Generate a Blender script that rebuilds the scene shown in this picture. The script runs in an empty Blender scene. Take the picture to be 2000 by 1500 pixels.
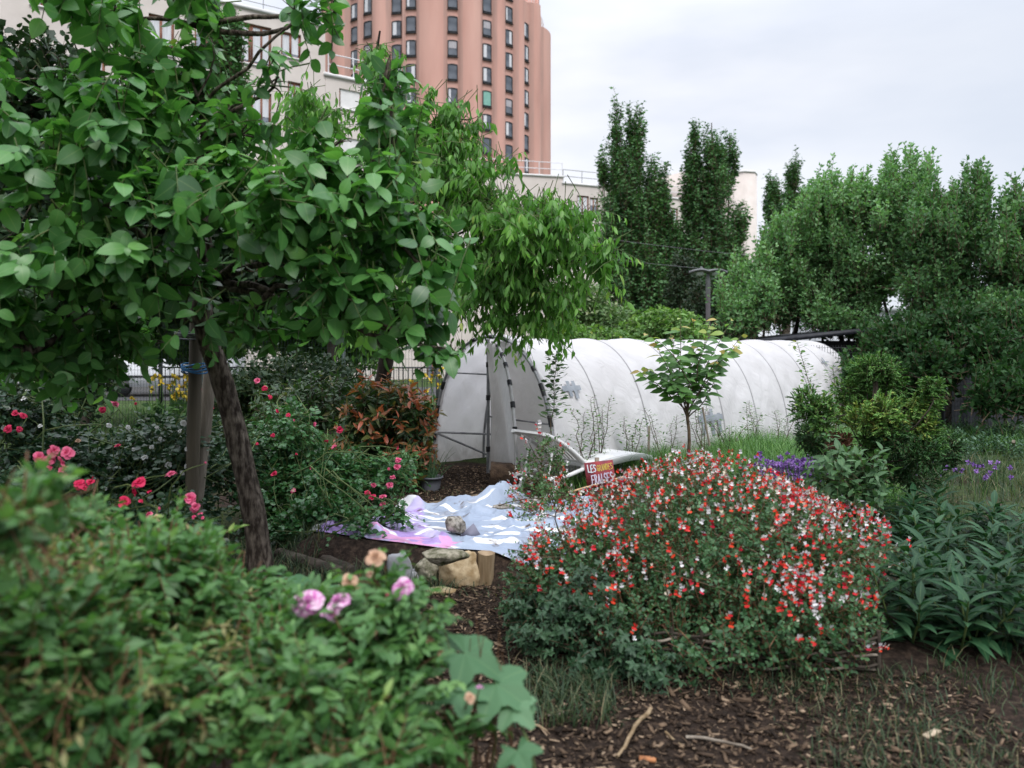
import bpy, math, random
import numpy as np
from mathutils import Matrix, Vector

# ------------------------------------------------------------------ camera, world, sun, exposure
scene = bpy.context.scene
COL = scene.collection
F, CX, HY, CZ = 1556.0, 1000.0, 674.0, 1.75      # focal length in photo pixels, principal column, horizon row, eye height

cam_d = bpy.data.cameras.new('camera')
cam = bpy.data.objects.new('camera', cam_d)
COL.objects.link(cam)
cam.location = (0, 0, CZ)
cam.rotation_euler = (math.radians(90), 0, 0)
cam_d.sensor_width = 36.0
cam_d.lens = 28.0
cam_d.shift_y = -0.038
cam_d.clip_start = 0.05
cam_d.clip_end = 2000
cam_d.dof.use_dof = True
cam_d.dof.focus_distance = 8.2
cam_d.dof.aperture_fstop = 1.7
scene.camera = cam

world = bpy.data.worlds.new('World')
scene.world = world
world.use_nodes = True
SUN_EL, SUN_AZ = math.radians(52), math.radians(152)
def build_world():
    nt = world.node_tree
    for n in list(nt.nodes): nt.nodes.remove(n)
    N, L = nt.nodes.new, nt.links.new
    out = N('ShaderNodeOutputWorld')
    sky = N('ShaderNodeTexSky'); sky.sky_type = 'NISHITA'; sky.sun_disc = False
    sky.sun_elevation = SUN_EL; sky.sun_rotation = SUN_AZ
    b1 = N('ShaderNodeBackground'); b1.inputs[1].default_value = 0.10
    L(sky.outputs[0], b1.inputs[0])
    tc = N('ShaderNodeTexCoord')
    mp = N('ShaderNodeMapping'); mp.inputs['Scale'].default_value = (1.0, 1.0, 3.2)
    L(tc.outputs['Generated'], mp.inputs['Vector'])
    nz = N('ShaderNodeTexNoise'); nz.inputs['Scale'].default_value = 1.7; nz.inputs['Detail'].default_value = 5
    nz.inputs['Roughness'].default_value = 0.5
    L(mp.outputs[0], nz.inputs['Vector'])
    rp = N('ShaderNodeValToRGB')
    rp.color_ramp.elements[0].position = 0.36; rp.color_ramp.elements[0].color = (0.60, 0.65, 0.76, 1)
    rp.color_ramp.elements[1].position = 0.62; rp.color_ramp.elements[1].color = (0.93, 0.93, 0.97, 1)
    L(nz.outputs['Fac'], rp.inputs[0])
    b2 = N('ShaderNodeBackground'); b2.inputs[1].default_value = 0.92
    # a greyer bank of cloud stands to the right
    sx = N('ShaderNodeSeparateXYZ'); L(tc.outputs['Generated'], sx.inputs[0])
    gr = N('ShaderNodeMapRange'); gr.interpolation_type = 'SMOOTHSTEP'; gr.inputs['From Min'].default_value = 0.12; gr.inputs['From Max'].default_value = 0.62
    gr.inputs['To Max'].default_value = 0.7; L(sx.outputs['X'], gr.inputs['Value'])
    cm = N('ShaderNodeMix'); cm.data_type = 'RGBA'; cm.inputs['B'].default_value = (0.58, 0.64, 0.74, 1)
    L(gr.outputs[0], cm.inputs['Factor']); L(rp.outputs[0], cm.inputs['A']); L(cm.outputs['Result'], b2.inputs[0])
    # an overcast sky is brightest overhead
    zr = N('ShaderNodeMapRange'); zr.interpolation_type = 'SMOOTHSTEP'
    zr.inputs['From Min'].default_value = 0.30; zr.inputs['From Max'].default_value = 0.85
    zr.inputs['To Min'].default_value = 0.84; zr.inputs['To Max'].default_value = 2.4
    L(sx.outputs['Z'], zr.inputs['Value']); L(zr.outputs[0], b2.inputs[1])
    mx = N('ShaderNodeMixShader'); mx.inputs[0].default_value = 0.88
    L(b1.outputs[0], mx.inputs[1]); L(b2.outputs[0], mx.inputs[2])
    L(mx.outputs[0], out.inputs[0])
build_world()

sun_d = bpy.data.lights.new('sun', 'SUN')
sun_d.energy = 1.5
sun_d.angle = math.radians(25)
sun_d.color = (1.0, 0.965, 0.92)
sun = bpy.data.objects.new('sun', sun_d)
COL.objects.link(sun)
# the sun stands high behind the camera's right shoulder, veiled by cloud
sd = Vector((math.sin(SUN_AZ) * math.cos(SUN_EL), math.cos(SUN_AZ) * math.cos(SUN_EL), math.sin(SUN_EL)))
sun.rotation_euler = sd.to_track_quat('Z', 'Y').to_euler()
sun.location = (-5, -8, 20)

vs = scene.view_settings
vs.view_transform = 'Standard'; vs.look = 'None'; vs.gamma = 1.0
vs.exposure = 0.52
vs.use_curve_mapping = False
scene.cycles.max_bounces = 8
scene.cycles.diffuse_bounces = 3
scene.cycles.glossy_bounces = 2
scene.cycles.transmission_bounces = 4
scene.cycles.transparent_max_bounces = 8

# ------------------------------------------------------------------ helpers
rng = np.random.default_rng(11)
random.seed(5)
def P(px, py, Y):
    """The point at depth Y metres that stands at photo pixel (px, py)."""
    return np.array([(px - CX) / F * Y, Y, CZ - (py - HY) / F * Y])
def onground(px, py, z=0.0):
    return P(px, py, (CZ - z) * F / (py - HY))
def nrm(a):
    return a / np.maximum(np.linalg.norm(a, axis=-1, keepdims=True), 1e-9)
def sines(p, seed, f, octaves=3):
    r = np.random.default_rng(seed)
    p = np.asarray(p, float); o = np.zeros(p.shape[:-1]); a = 1.0
    for k in range(octaves):
        for j in range(4):
            d = nrm(r.normal(size=3))
            o += a * np.sin(p @ d * f * r.uniform(.7, 1.4) + r.uniform(0, 6.28)) / 4
        f *= 2.1; a *= .5
    return o

class Tpl:
    """A small mesh to be scattered: vertices, faces, material number per face, a 0..1 value per vertex."""
    def __init__(self, V, faces, fm=None, aux=None):
        self.V = np.asarray(V, float); self.loops = np.array([i for f in faces for i in f]); self.counts = np.array([len(f) for f in faces])
        self.fm = np.zeros(len(faces), int) if fm is None else np.asarray(fm)
        self.aux = np.zeros(len(self.V)) if aux is None else np.asarray(aux, float)

class Buf:
    def __init__(self):
        self.V, self.L, self.C, self.M, self.R, self.A, self.n = [], [], [], [], [], [], 0
    def raw(self, V, loops, counts, mi, rnd, aux):
        self.V.append(V); self.L.append(loops + self.n); self.C.append(counts); self.M.append(mi)
        self.R.append(rnd); self.A.append(aux); self.n += len(V)
    def add(self, V, faces, mi=0, rnd=.5, aux=0.0):
        V = np.asarray(V, float)
        if isinstance(faces, np.ndarray):
            loops = faces.reshape(-1); counts = np.full(len(faces), faces.shape[1])
        else:
            loops = np.array([i for f in faces for i in f]); counts = np.array([len(f) for f in faces])
        R = np.broadcast_to(np.asarray(rnd, float), (len(V),)); A = np.broadcast_to(np.asarray(aux, float), (len(V),))
        self.raw(V, loops, counts, np.full(len(counts), mi), R, A)
    def scatter(self, t, pos, X, N, size, rnd, mi=0):
        n = len(pos)
        if n == 0: return
        X = nrm(X); Z = N - X * np.sum(N * X, 1, keepdims=True); Z = nrm(Z); Y = np.cross(Z, X)
        s = np.broadcast_to(np.asarray(size, float), (n,))[:, None, None]
        V = pos[:, None, :] + s * (t.V[None, :, 0:1] * X[:, None, :] + t.V[None, :, 1:2] * Y[:, None, :] + t.V[None, :, 2:3] * Z[:, None, :])
        k = len(t.V)
        loops = (t.loops[None, :] + (np.arange(n) * k)[:, None]).reshape(-1)
        self.raw(V.reshape(-1, 3), loops, np.tile(t.counts, n), np.tile(t.fm + mi, n),
                 np.repeat(np.broadcast_to(rnd, (n,)), k), np.tile(t.aux, n))
    def tubes(self, pts, rad, sides=4, mi=0, rnd=.5, cap=False):
        """pts (n,k,3), rad (k) or (n,k): n tubes of k rings."""
        pts = np.asarray(pts, float)
        if pts.ndim == 2: pts = pts[None]
        n, k, _ = pts.shape
        rad = np.broadcast_to(np.asarray(rad, float), (n, k))
        tg = nrm(np.gradient(pts, axis=1))
        m = nrm(pts[:, -1] - pts[:, 0])
        ref = np.where(np.abs(m[:, 2:3]) > .85, np.array([[1., 0, 0]]), np.array([[0, 0, 1.]]))
        a = np.cross(m, ref)[:, None, :]
        shut = np.linalg.norm(pts[:, -1] - pts[:, 0], axis=1) < 1e-6      # closed rings turn about their own axis
        if shut.any(): a[shut, 0] = np.cross(pts[shut, k // 4] - pts[shut, 0], pts[shut, k // 2] - pts[shut, 0])
        u = nrm(a - tg * np.sum(a * tg, 2, keepdims=True)); v = np.cross(tg, u)
        an = np.arange(sides) / sides * 2 * np.pi
        V = pts[:, :, None, :] + rad[:, :, None, None] * (np.cos(an)[None, None, :, None] * u[:, :, None, :] + np.sin(an)[None, None, :, None] * v[:, :, None, :])
        i = np.arange(k - 1)[:, None] * sides; j = np.arange(sides)[None, :]; j2 = (j + 1) % sides
        q = np.stack([i + j, i + j2, i + j2 + sides, i + j + sides], -1).reshape(-1, 4)
        Fc = (q[None] + (np.arange(n) * k * sides)[:, None, None]).reshape(-1, 4)
        R = np.repeat(np.broadcast_to(np.asarray(rnd, float), (n,)), k * sides)
        self.add(V.reshape(-1, 3), Fc, mi, R)
        if cap:
            for t in range(n):
                o = t * k * sides
                self.add(V[t].reshape(-1, 3), [list(range(sides))[::-1], list(range((k - 1) * sides, k * sides))], mi, R[0])
    def tube(self, pts, rad, sides=6, mi=0, rnd=.5, cap=True):
        self.tubes(np.asarray(pts, float)[None], np.asarray(rad, float), sides, mi, rnd, cap)
    def box(self, c, s, rz=0.0, mi=0, rnd=.5, M=None):
        v = np.array([[x, y, z] for x in (-.5, .5) for y in (-.5, .5) for z in (-.5, .5)]) * np.asarray(s, float)
        if M is not None: v = v @ np.asarray(M).T
        elif rz:
            cs, sn = math.cos(rz), math.sin(rz); v = np.stack([v[:, 0] * cs - v[:, 1] * sn, v[:, 0] * sn + v[:, 1] * cs, v[:, 2]], 1)
        self.add(v + np.asarray(c, float), np.array([[0, 1, 3, 2], [4, 6, 7, 5], [0, 4, 5, 1], [2, 3, 7, 6], [0, 2, 6, 4], [1, 5, 7, 3]]), mi, rnd)
    def grid(self, G, mi=0, rnd=.5, aux=0.0, closed_u=False):
        """G (a,b,3) sheet of points."""
        a, b, _ = G.shape
        i = np.arange(a - 1)[:, None] * b; j = np.arange(b - 1)[None, :]
        q = np.stack([i + j, i + j + 1, i + j + 1 + b, i + j + b], -1).reshape(-1, 4)
        R = np.asarray(rnd, float); A = np.asarray(aux, float)
        self.add(G.reshape(-1, 3), q, mi, R.reshape(-1) if R.ndim else R, A.reshape(-1) if A.ndim else A)
    def prism(self, poly, axis_o, ax, ay, az, depth, mi=0, rnd=.5):
        """poly (k,2) drawn in plane (ax, ay) at axis_o, pushed depth along az."""
        poly = np.asarray(poly, float); k = len(poly)
        ax, ay, az = (np.asarray(q, float) for q in (ax, ay, az))
        A = np.asarray(axis_o, float) + poly[:, :1] * ax + poly[:, 1:] * ay
        V = np.concatenate([A, A + az * depth])
        fc = [list(range(k)), list(range(2 * k - 1, k - 1, -1))] + [[i, i + k, (i + 1) % k + k, (i + 1) % k] for i in range(k)]
        self.add(V, fc, mi, rnd)
    def build(self, name, mats, parent=None, smooth=False, link=True):
        V = np.concatenate(self.V); L = np.concatenate(self.L).astype(np.int32); C = np.concatenate(self.C).astype(np.int32)
        if parent is not None: V = V - np.array(LOC[parent.name])
        me = bpy.data.meshes.new(name)
        me.vertices.add(len(V)); me.vertices.foreach_set('co', V.astype(np.float32).ravel())
        me.loops.add(len(L)); me.loops.foreach_set('vertex_index', L)
        me.polygons.add(len(C)); st = np.concatenate([[0], np.cumsum(C)[:-1]]).astype(np.int32)
        me.polygons.foreach_set('loop_start', st)
        me.polygons.foreach_set('material_index', np.concatenate(self.M).astype(np.int32))
        if smooth: me.polygons.foreach_set('use_smooth', np.ones(len(C), bool))
        for nm, arr in (('rnd', self.R), ('aux', self.A)):
            at = me.attributes.new(nm, 'FLOAT', 'POINT'); at.data.foreach_set('value', np.concatenate(arr).astype(np.float32))
        for m in (mats if isinstance(mats, (list, tuple)) else [mats]): me.materials.append(m)
        me.update()
        o = bpy.data.objects.new(name, me)
        COL.objects.link(o)
        if parent is not None:
            o.parent = parent; LOC[o.name] = LOC[parent.name]
        else: LOC[o.name] = (0, 0, 0)
        return o

LOC = {}
def tag(o, label=None, cat=None, group=None, kind=None):
    if label: o['label'] = label
    if cat: o['category'] = cat
    if group: o['group'] = group
    if kind: o['kind'] = kind
    return o
def thing(name, label, cat, loc=(0, 0, 0), group=None):
    o = bpy.data.objects.new(name, None); COL.objects.link(o); o.empty_display_size = .1
    o.location = tuple(float(v) for v in loc); LOC[o.name] = tuple(float(v) for v in loc)
    return tag(o, label, cat, group)
def place(mesh_obj, name, M, parent, label=None):
    """Another object on the same mesh, at matrix M (world) under parent."""
    c = mesh_obj.copy(); c.name = name; COL.objects.link(c); c.parent = parent
    c.matrix_local = Matrix.Translation(-Vector(LOC[parent.name])) @ M
    LOC[c.name] = LOC[parent.name]
    if label: c['label'] = label
    return c
def dup(root, loc, rz, label, group, s=1.0):
    r = root.copy(); COL.objects.link(r); r.location = loc; r.rotation_euler = (0, 0, rz); r.scale = (s, s, s)
    r['label'] = label; r['group'] = group; LOC[r.name] = tuple(loc)
    for ch in list(root.children):
        c = ch.copy(); COL.objects.link(c); c.parent = r
        for g in list(ch.children):
            d = g.copy(); COL.objects.link(d); d.parent = c
    return r

# ------------------------------------------------------------------ materials
def new_mat(name):
    m = bpy.data.materials.new(name); m.use_nodes = True
    nt = m.node_tree; b = nt.nodes['Principled BSDF']
    return m, nt, b
def ramp(nt, cols):
    r = nt.nodes.new('ShaderNodeValToRGB'); e = r.color_ramp.elements
    while len(e) < len(cols): e.new(0.5)
    for k, (p, c) in enumerate(cols): e[k].position = p; e[k].color = (*c, 1)
    return r
def attr(nt, nm):
    a = nt.nodes.new('ShaderNodeAttribute'); a.attribute_name = nm; return a.outputs['Fac']
def leafmat(name, cols, rough=.48, trans=.25, spec=.36, rib=0.0, glow=1.35):
    m, nt, b = new_mat(name); L = nt.links.new
    cols = [(p, (q[0] * (.94 if q[1] > q[0] else 1), q[1] * 1.04, q[2] * (1.10 if q[1] > q[0] else 1))) for p, q in cols]
    r = ramp(nt, cols); L(attr(nt, 'rnd'), r.inputs[0]); c = r.outputs[0]
    if rib:
        mr = nt.nodes.new('ShaderNodeMapRange'); mr.inputs['From Min'].default_value = 0; mr.inputs['From Max'].default_value = .10
        mr.inputs['To Min'].default_value = rib; mr.inputs['To Max'].default_value = 0
        L(attr(nt, 'aux'), mr.inputs['Value'])
        mx = nt.nodes.new('ShaderNodeMix'); mx.data_type = 'RGBA'; mx.inputs['B'].default_value = (.30, .42, .16, 1)
        L(mr.outputs[0], mx.inputs['Factor']); L(c, mx.inputs['A']); c = mx.outputs['Result']
    L(c, b.inputs['Base Color']); b.inputs['Roughness'].default_value = rough
    b.inputs['Specular IOR Level'].default_value = spec
    if trans:
        t = nt.nodes.new('ShaderNodeBsdfTranslucent')
        g = nt.nodes.new('ShaderNodeMix'); g.data_type = 'RGBA'; g.blend_type = 'MULTIPLY'; g.inputs['Factor'].default_value = 1
        g.inputs['B'].default_value = (1.05 * glow, 1.2 * glow, .55 * glow, 1)
        L(c, g.inputs['A']); L(g.outputs['Result'], t.inputs[0])
        ms = nt.nodes.new('ShaderNodeMixShader'); ms.inputs[0].default_value = trans
        L(b.outputs[0], ms.inputs[1]); L(t.outputs[0], ms.inputs[2]); L(ms.outputs[0], nt.nodes['Material Output'].inputs[0])
    return m
def surf(name, c1, c2=None, scale=4.0, rough=.8, bump=0.0, spec=.3, detail=6, stretch=None, pos=(.35, .65), metal=0.0, bscale=None):
    """Two noise-mixed colours with optional bump, in object space."""
    m, nt, b = new_mat(name); L = nt.links.new
    b.inputs['Roughness'].default_value = rough; b.inputs['Specular IOR Level'].default_value = spec; b.inputs['Metallic'].default_value = metal
    b.inputs['Base Color'].default_value = (*c1, 1)
    tc = nt.nodes.new('ShaderNodeTexCoord'); mp = nt.nodes.new('ShaderNodeMapping'); L(tc.outputs['Object'], mp.inputs[0])
    if stretch: mp.inputs['Scale'].default_value = stretch
    if c2 is not None:
        n = nt.nodes.new('ShaderNodeTexNoise'); n.inputs['Scale'].default_value = scale; n.inputs['Detail'].default_value = detail; L(mp.outputs[0], n.inputs['Vector'])
        r = ramp(nt, [(pos[0], c1), (pos[1], c2)]); L(n.outputs['Fac'], r.inputs[0]); L(r.outputs[0], b.inputs['Base Color'])
    if bump:
        n2 = nt.nodes.new('ShaderNodeTexNoise'); n2.inputs['Scale'].default_value = bscale or scale * 4; n2.inputs['Detail'].default_value = 8; L(mp.outputs[0], n2.inputs['Vector'])
        bp = nt.nodes.new('ShaderNodeBump'); bp.inputs['Strength'].default_value = bump; bp.inputs['Distance'].default_value = .02
        L(n2.outputs['Fac'], bp.inputs['Height']); L(bp.outputs[0], b.inputs['Normal'])
    return m
def rampmat(name, cols, rough=.7, spec=.3, by='rnd', trans=0.0):
    m, nt, b = new_mat(name); r = ramp(nt, cols); nt.links.new(attr(nt, by), r.inputs[0]); nt.links.new(r.outputs[0], b.inputs['Base Color'])
    b.inputs['Roughness'].default_value = rough; b.inputs['Specular IOR Level'].default_value = spec
    if trans:
        t = nt.nodes.new('ShaderNodeBsdfTranslucent'); nt.links.new(r.outputs[0], t.inputs[0])
        ms = nt.nodes.new('ShaderNodeMixShader'); ms.inputs[0].default_value = trans
        nt.links.new(b.outputs[0], ms.inputs[1]); nt.links.new(t.outputs[0], ms.inputs[2]); nt.links.new(ms.outputs[0], nt.nodes['Material Output'].inputs[0])
    return m

# ------------------------------------------------------------------ leaf templates and growth
def leaf_tpl(n=4, w=.5, peak=.42, fold=.18, curl=.2, sharp=1.0, stalk=.0):
    p = math.log(.5) / math.log(peak)
    t = np.linspace(0, 1, n + 1); hw = w / 2 * np.sin(np.pi * t ** p) ** sharp
    x = stalk + t * (1 - stalk)
    V = [(x[i], 0, -curl * t[i] ** 2) for i in range(n + 1)]
    aux = [0.0] * (n + 1)
    l0 = len(V)
    for s in (1, -1):
        for i in range(1, n):
            V.append((x[i] - .04 * hw[i], s * hw[i], -curl * t[i] ** 2 + fold * hw[i])); aux.append(1.0)
    faces = []
    for k, s in enumerate((1, -1)):
        o = l0 + k * (n - 1)
        f = [[0, 1, o]] + [[i, i + 1, o + i, o + i - 1] for i in range(1, n - 1)] + [[n - 1, n, o + n - 2]]
        faces += f if s == 1 else [q[::-1] for q in f]
    return Tpl(V, faces, aux=aux)
T_BIG = leaf_tpl(6, .66, .43, .09, .34, .72)
T_MID = leaf_tpl(4, .46, .42, .2, .28)
T_NARROW = leaf_tpl(4, .34, .42, .25, .30)
T_LANCE = leaf_tpl(5, .26, .45, .3, .45)
T_SMALL = Tpl([(0, 0, 0), (.45, .30, .06), (1, 0, -.08), (.45, -.30, .06)], [[0, 2, 1], [0, 3, 2]])
T_THIN = Tpl([(0, 0, 0), (.45, .17, .05), (1, 0, -.08), (.45, -.17, .05)], [[0, 2, 1], [0, 3, 2]])
T_ROUND = Tpl([(0, 0, 0), (.25, .30, .05), (.7, .30, .04), (1, 0, -.06), (.7, -.30, .04), (.25, -.30, .05)], [[0, 3, 2, 1], [0, 5, 4, 3]])
def lobed_tpl(lobes=5, depth=.35, rings=3, cup=.12, serr=.05):
    m = lobes * 8; an = np.linspace(-2.6, 2.6, m + 1)
    ph = an / 5.2 * (lobes - 1) * np.pi; r = .5 * (1 - depth * np.sin(ph) ** 2 if lobes % 2 else 1) * (1 - .30 * (np.abs(an) / 2.6) ** 1.3) * (1 - .25 * depth * np.abs(np.sin(ph))) * (1 + serr * ((np.arange(m + 1) % 2) * 2 - 1))
    V = [(0.02, 0, 0)]; aux = [0.0]
    for k in range(1, rings + 1):
        f = k / rings
        for a, q in zip(an, r):
            V.append((q * f * math.cos(a) + .02, q * f * math.sin(a), -cup * (q * f * 2) ** 2 + .05 * f * abs(math.sin(a * lobes / 2)))); aux.append(f)
    faces = [[0, 1 + i, 2 + i] for i in range(m)]
    for k in range(rings - 1):
        o = 1 + k * (m + 1)
        faces += [[o + i, o + m + 1 + i, o + m + 2 + i, o + i + 1] for i in range(m)]
    rib = [abs(math.cos(a / 5.2 * (lobes - 1) * np.pi)) for a in an]
    aux = [0.0] + [1 - max(0, (q - .93) / .07) for _ in range(rings) for q in rib]
    return Tpl(V, faces, aux=aux)
T_LOBED = lobed_tpl(5, .45)

def B(px, py, Y, rpx, rpy, rY):
    c = P(px, py, Y); return (c[0], c[1], c[2], rpx / F * Y, rY, rpy / F * Y)
def clump(blobs, k=6, lo=.30, hi=.52, seed=0, reach=.78, thin=1.0):
    """Break each mass of a crown into smaller uneven clumps, so that gaps open between them."""
    r = np.random.default_rng(seed); out = []
    for b in blobs:
        for j in range(k):
            d = nrm(r.normal(size=3)) * r.uniform(.35, 1) * reach; f = r.uniform(lo, hi)
            out.append((b[0] + d[0] * b[3], b[1] + d[1] * b[4], b[2] + d[2] * b[5], b[3] * f, b[4] * f, b[5] * f * thin))
    return out
def blob_pts(blobs, n, shell=.45, zmin=.02, zmax=99):
    bl = np.array(blobs, float)
    w = (bl[:, 3] * bl[:, 5] + bl[:, 3] * bl[:, 4] + bl[:, 4] * bl[:, 5]); w = w / w.sum()
    bi = rng.choice(len(bl), n * 2, p=w)
    d = nrm(rng.normal(size=(n * 2, 3)))
    r = shell + (1 - shell) * rng.random(n * 2) ** .6
    p = bl[bi, :3] + d * bl[bi, 3:] * r[:, None]
    o = nrm(d / bl[bi, 3:])
    ok = (p[:, 2] > zmin) & (p[:, 2] < zmax)
    return p[ok][:n], o[ok][:n], bi[ok][:n]
def grow(buf, blobs, n, L, nl, size, tpl, up=.3, out=1.0, noise=.4, droop=0.0, shell=.45, along=.6, side=1.0, leaf_up=.8, leaf_out=.35,
         leaf_noise=.35, hang=0.0, tw=.004, mi=0, mt=1, tip=0.0, zmin=.02, base=(.05, .75), t0=.2, flat=False, svar=.3, keep=None, sides=3, patch=0.0):
    """Twigs through the crown's volume and leaves along them; returns the twig ends, their directions and values."""
    p, o, bi = blob_pts(blobs, n, shell, zmin)
    if keep is not None:
        k = keep(p); p, o = p[k], o[k]
    n = len(p)
    d = nrm(o * out + np.array([0, 0, up]) + rng.normal(size=(n, 3)) * noise)
    Ls = L * rng.uniform(.6, 1.3, n)[:, None]
    s = np.linspace(0, 1, 4)
    start = p - d * Ls * .55
    g = np.array([0, 0, -1.0])
    pts = start[:, None, :] + d[:, None, :] * (Ls[:, None] * s[None, :, None]) + g * (droop * Ls[:, None] * (s ** 2)[None, :, None])
    pts[:, :, 2] = np.maximum(pts[:, :, 2], .005)
    tr = rng.random(n)
    if patch: tr = np.clip(tr * (1 - patch) + patch * (.5 + .7 * sines(p, 3, 2.2, 2)), 0, 1)
    if tw: buf.tubes(pts, tw * np.array([1.2, 1, .8, .4]), sides, mt, tr)
    t = np.clip(np.linspace(t0, 1, nl)[None, :] + rng.uniform(-.08, .08, (n, nl)), 0.02, 1)
    tt = t[..., None]
    pos = start[:, None, :] + d[:, None, :] * Ls[:, None] * tt + g * (droop * Ls[:, None] * tt ** 2)
    tan = nrm(d[:, None, :] + g * 2 * droop * tt)
    a = np.where(np.abs(d[:, 2:3]) > .9, np.array([[1., 0, 0]]), np.array([[0, 0, 1.]]))
    u = nrm(np.cross(d, a)); v = np.cross(u, d)
    ph = (np.arange(nl)[None, :] * (np.pi if flat else 2.4)) + rng.uniform(0, .6 if flat else 6.28, (n, 1 if not flat else 1)) + rng.uniform(-.4, .4, (n, nl))
    sv = np.cos(ph)[..., None] * u[:, None, :] + np.sin(ph)[..., None] * v[:, None, :] * (.35 if flat else 1)
    ld = tan * along + sv * side + g * hang + rng.normal(size=pos.shape) * .15
    ln = np.array([0, 0, leaf_up]) + o[:, None, :] * leaf_out + rng.normal(size=pos.shape) * leaf_noise
    lr = np.clip(base[0] + (base[1] - base[0]) * (tr[:, None] * .6 + rng.random((n, nl)) * .4) + tip * (t > .75), 0, 1)
    sz = size * rng.uniform(1 - svar, 1 + svar, (n, nl)) * (1 - .25 * (t > .9))
    pos = pos.reshape(-1, 3); pos[:, 2] = np.maximum(pos[:, 2], .01)
    buf.scatter(tpl, pos, ld.reshape(-1, 3), ln.reshape(-1, 3), sz.reshape(-1), lr.reshape(-1), mi)
    return pts[:, -1], d, tr
def limb(buf, a, b, r0, r1, k=7, sag=.12, seed=0, sides=6, mi=0, rnd=.5):
    a, b = np.asarray(a, float), np.asarray(b, float); t = np.linspace(0, 1, k)
    L = np.linalg.norm(b - a); r = np.random.default_rng(seed)
    off = r.normal(size=3) * L * sag
    pts = a + (b - a) * t[:, None] + off * (np.sin(np.pi * t) * 1.0)[:, None] + r.normal(size=(k, 3)) * L * .012
    pts[0], pts[-1] = a, b
    buf.tubes(pts[None], r0 + (r1 - r0) * t, sides, mi, rnd)
    return pts
def skeleton(buf, fork, blobs, r0, sub=8, mi=0, lift=0.0):
    """A limb from the fork into every clump of the crown and lesser branches through it."""
    for k, b in enumerate(blobs):
        c = np.array(b[:3]) - np.array([0, 0, b[5] * .3])
        f = fork[np.argmin(np.linalg.norm(fork - c, axis=1))]
        limb(buf, f, c, r0, r0 * .4, 8, .08, k + 5, 6, mi)
        for j in range(sub):
            d = nrm(rng.normal(size=3) + np.array([0, 0, lift])); e = np.array(b[:3]) + d * np.array(b[3:]) * .8
            if e[2] > .05: limb(buf, c, e, r0 * .35, r0 * .1, 5, .1, k * 31 + j, 4, mi)

bark = surf('bark', (.035, .026, .020), (.20, .165, .13), 30, .95, 1.0, .15, stretch=(1, 1, .38), pos=(.40, .72), bscale=55)
bark_dark = surf('dark_bark', (.022, .017, .014), (.06, .047, .038), 14, .9, .6, .2, stretch=(1, 1, .3))
twigm = surf('twig', (.055, .04, .025), (.12, .085, .05), 20, .8)
twig_green = surf('green_stem', (.05, .085, .025), (.10, .13, .04), 12, .6)
twig_red = surf('reddish_stem', (.10, .045, .025), (.16, .085, .04), 12, .6)
steel = surf('galvanised_pipe', (.16, .165, .175), (.27, .275, .285), 9, .5, 0, .5)
tape = surf('black_tape', (.012, .012, .014), (.03, .03, .032), 10, .5)
white_plastic = surf('white_plastic', (.80, .795, .79), (.86, .855, .85), 3, .38, 0, .5)
def thin(m, c, f):
    nt = m.node_tree; t = nt.nodes.new('ShaderNodeBsdfTranslucent'); t.inputs[0].default_value = (*c, 1); ms = nt.nodes.new('ShaderNodeMixShader'); ms.inputs[0].default_value = f
    nt.links.new(nt.nodes['Principled BSDF'].outputs[0], ms.inputs[1]); nt.links.new(t.outputs[0], ms.inputs[2]); nt.links.new(ms.outputs[0], nt.nodes['Material Output'].inputs[0])
thin(white_plastic, (.8, .79, .77), .18)
old_wood = surf('weathered_wood', (.14, .115, .09), (.30, .26, .21), 10, .9, .6, .15, stretch=(1, 1, .15))
dark_wood = surf('dark_wood', (.035, .028, .022), (.085, .07, .056), 9, .9, .6, .15, stretch=(.3, 1, 1))
soil_dark = (.020, .014, .010)
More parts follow.
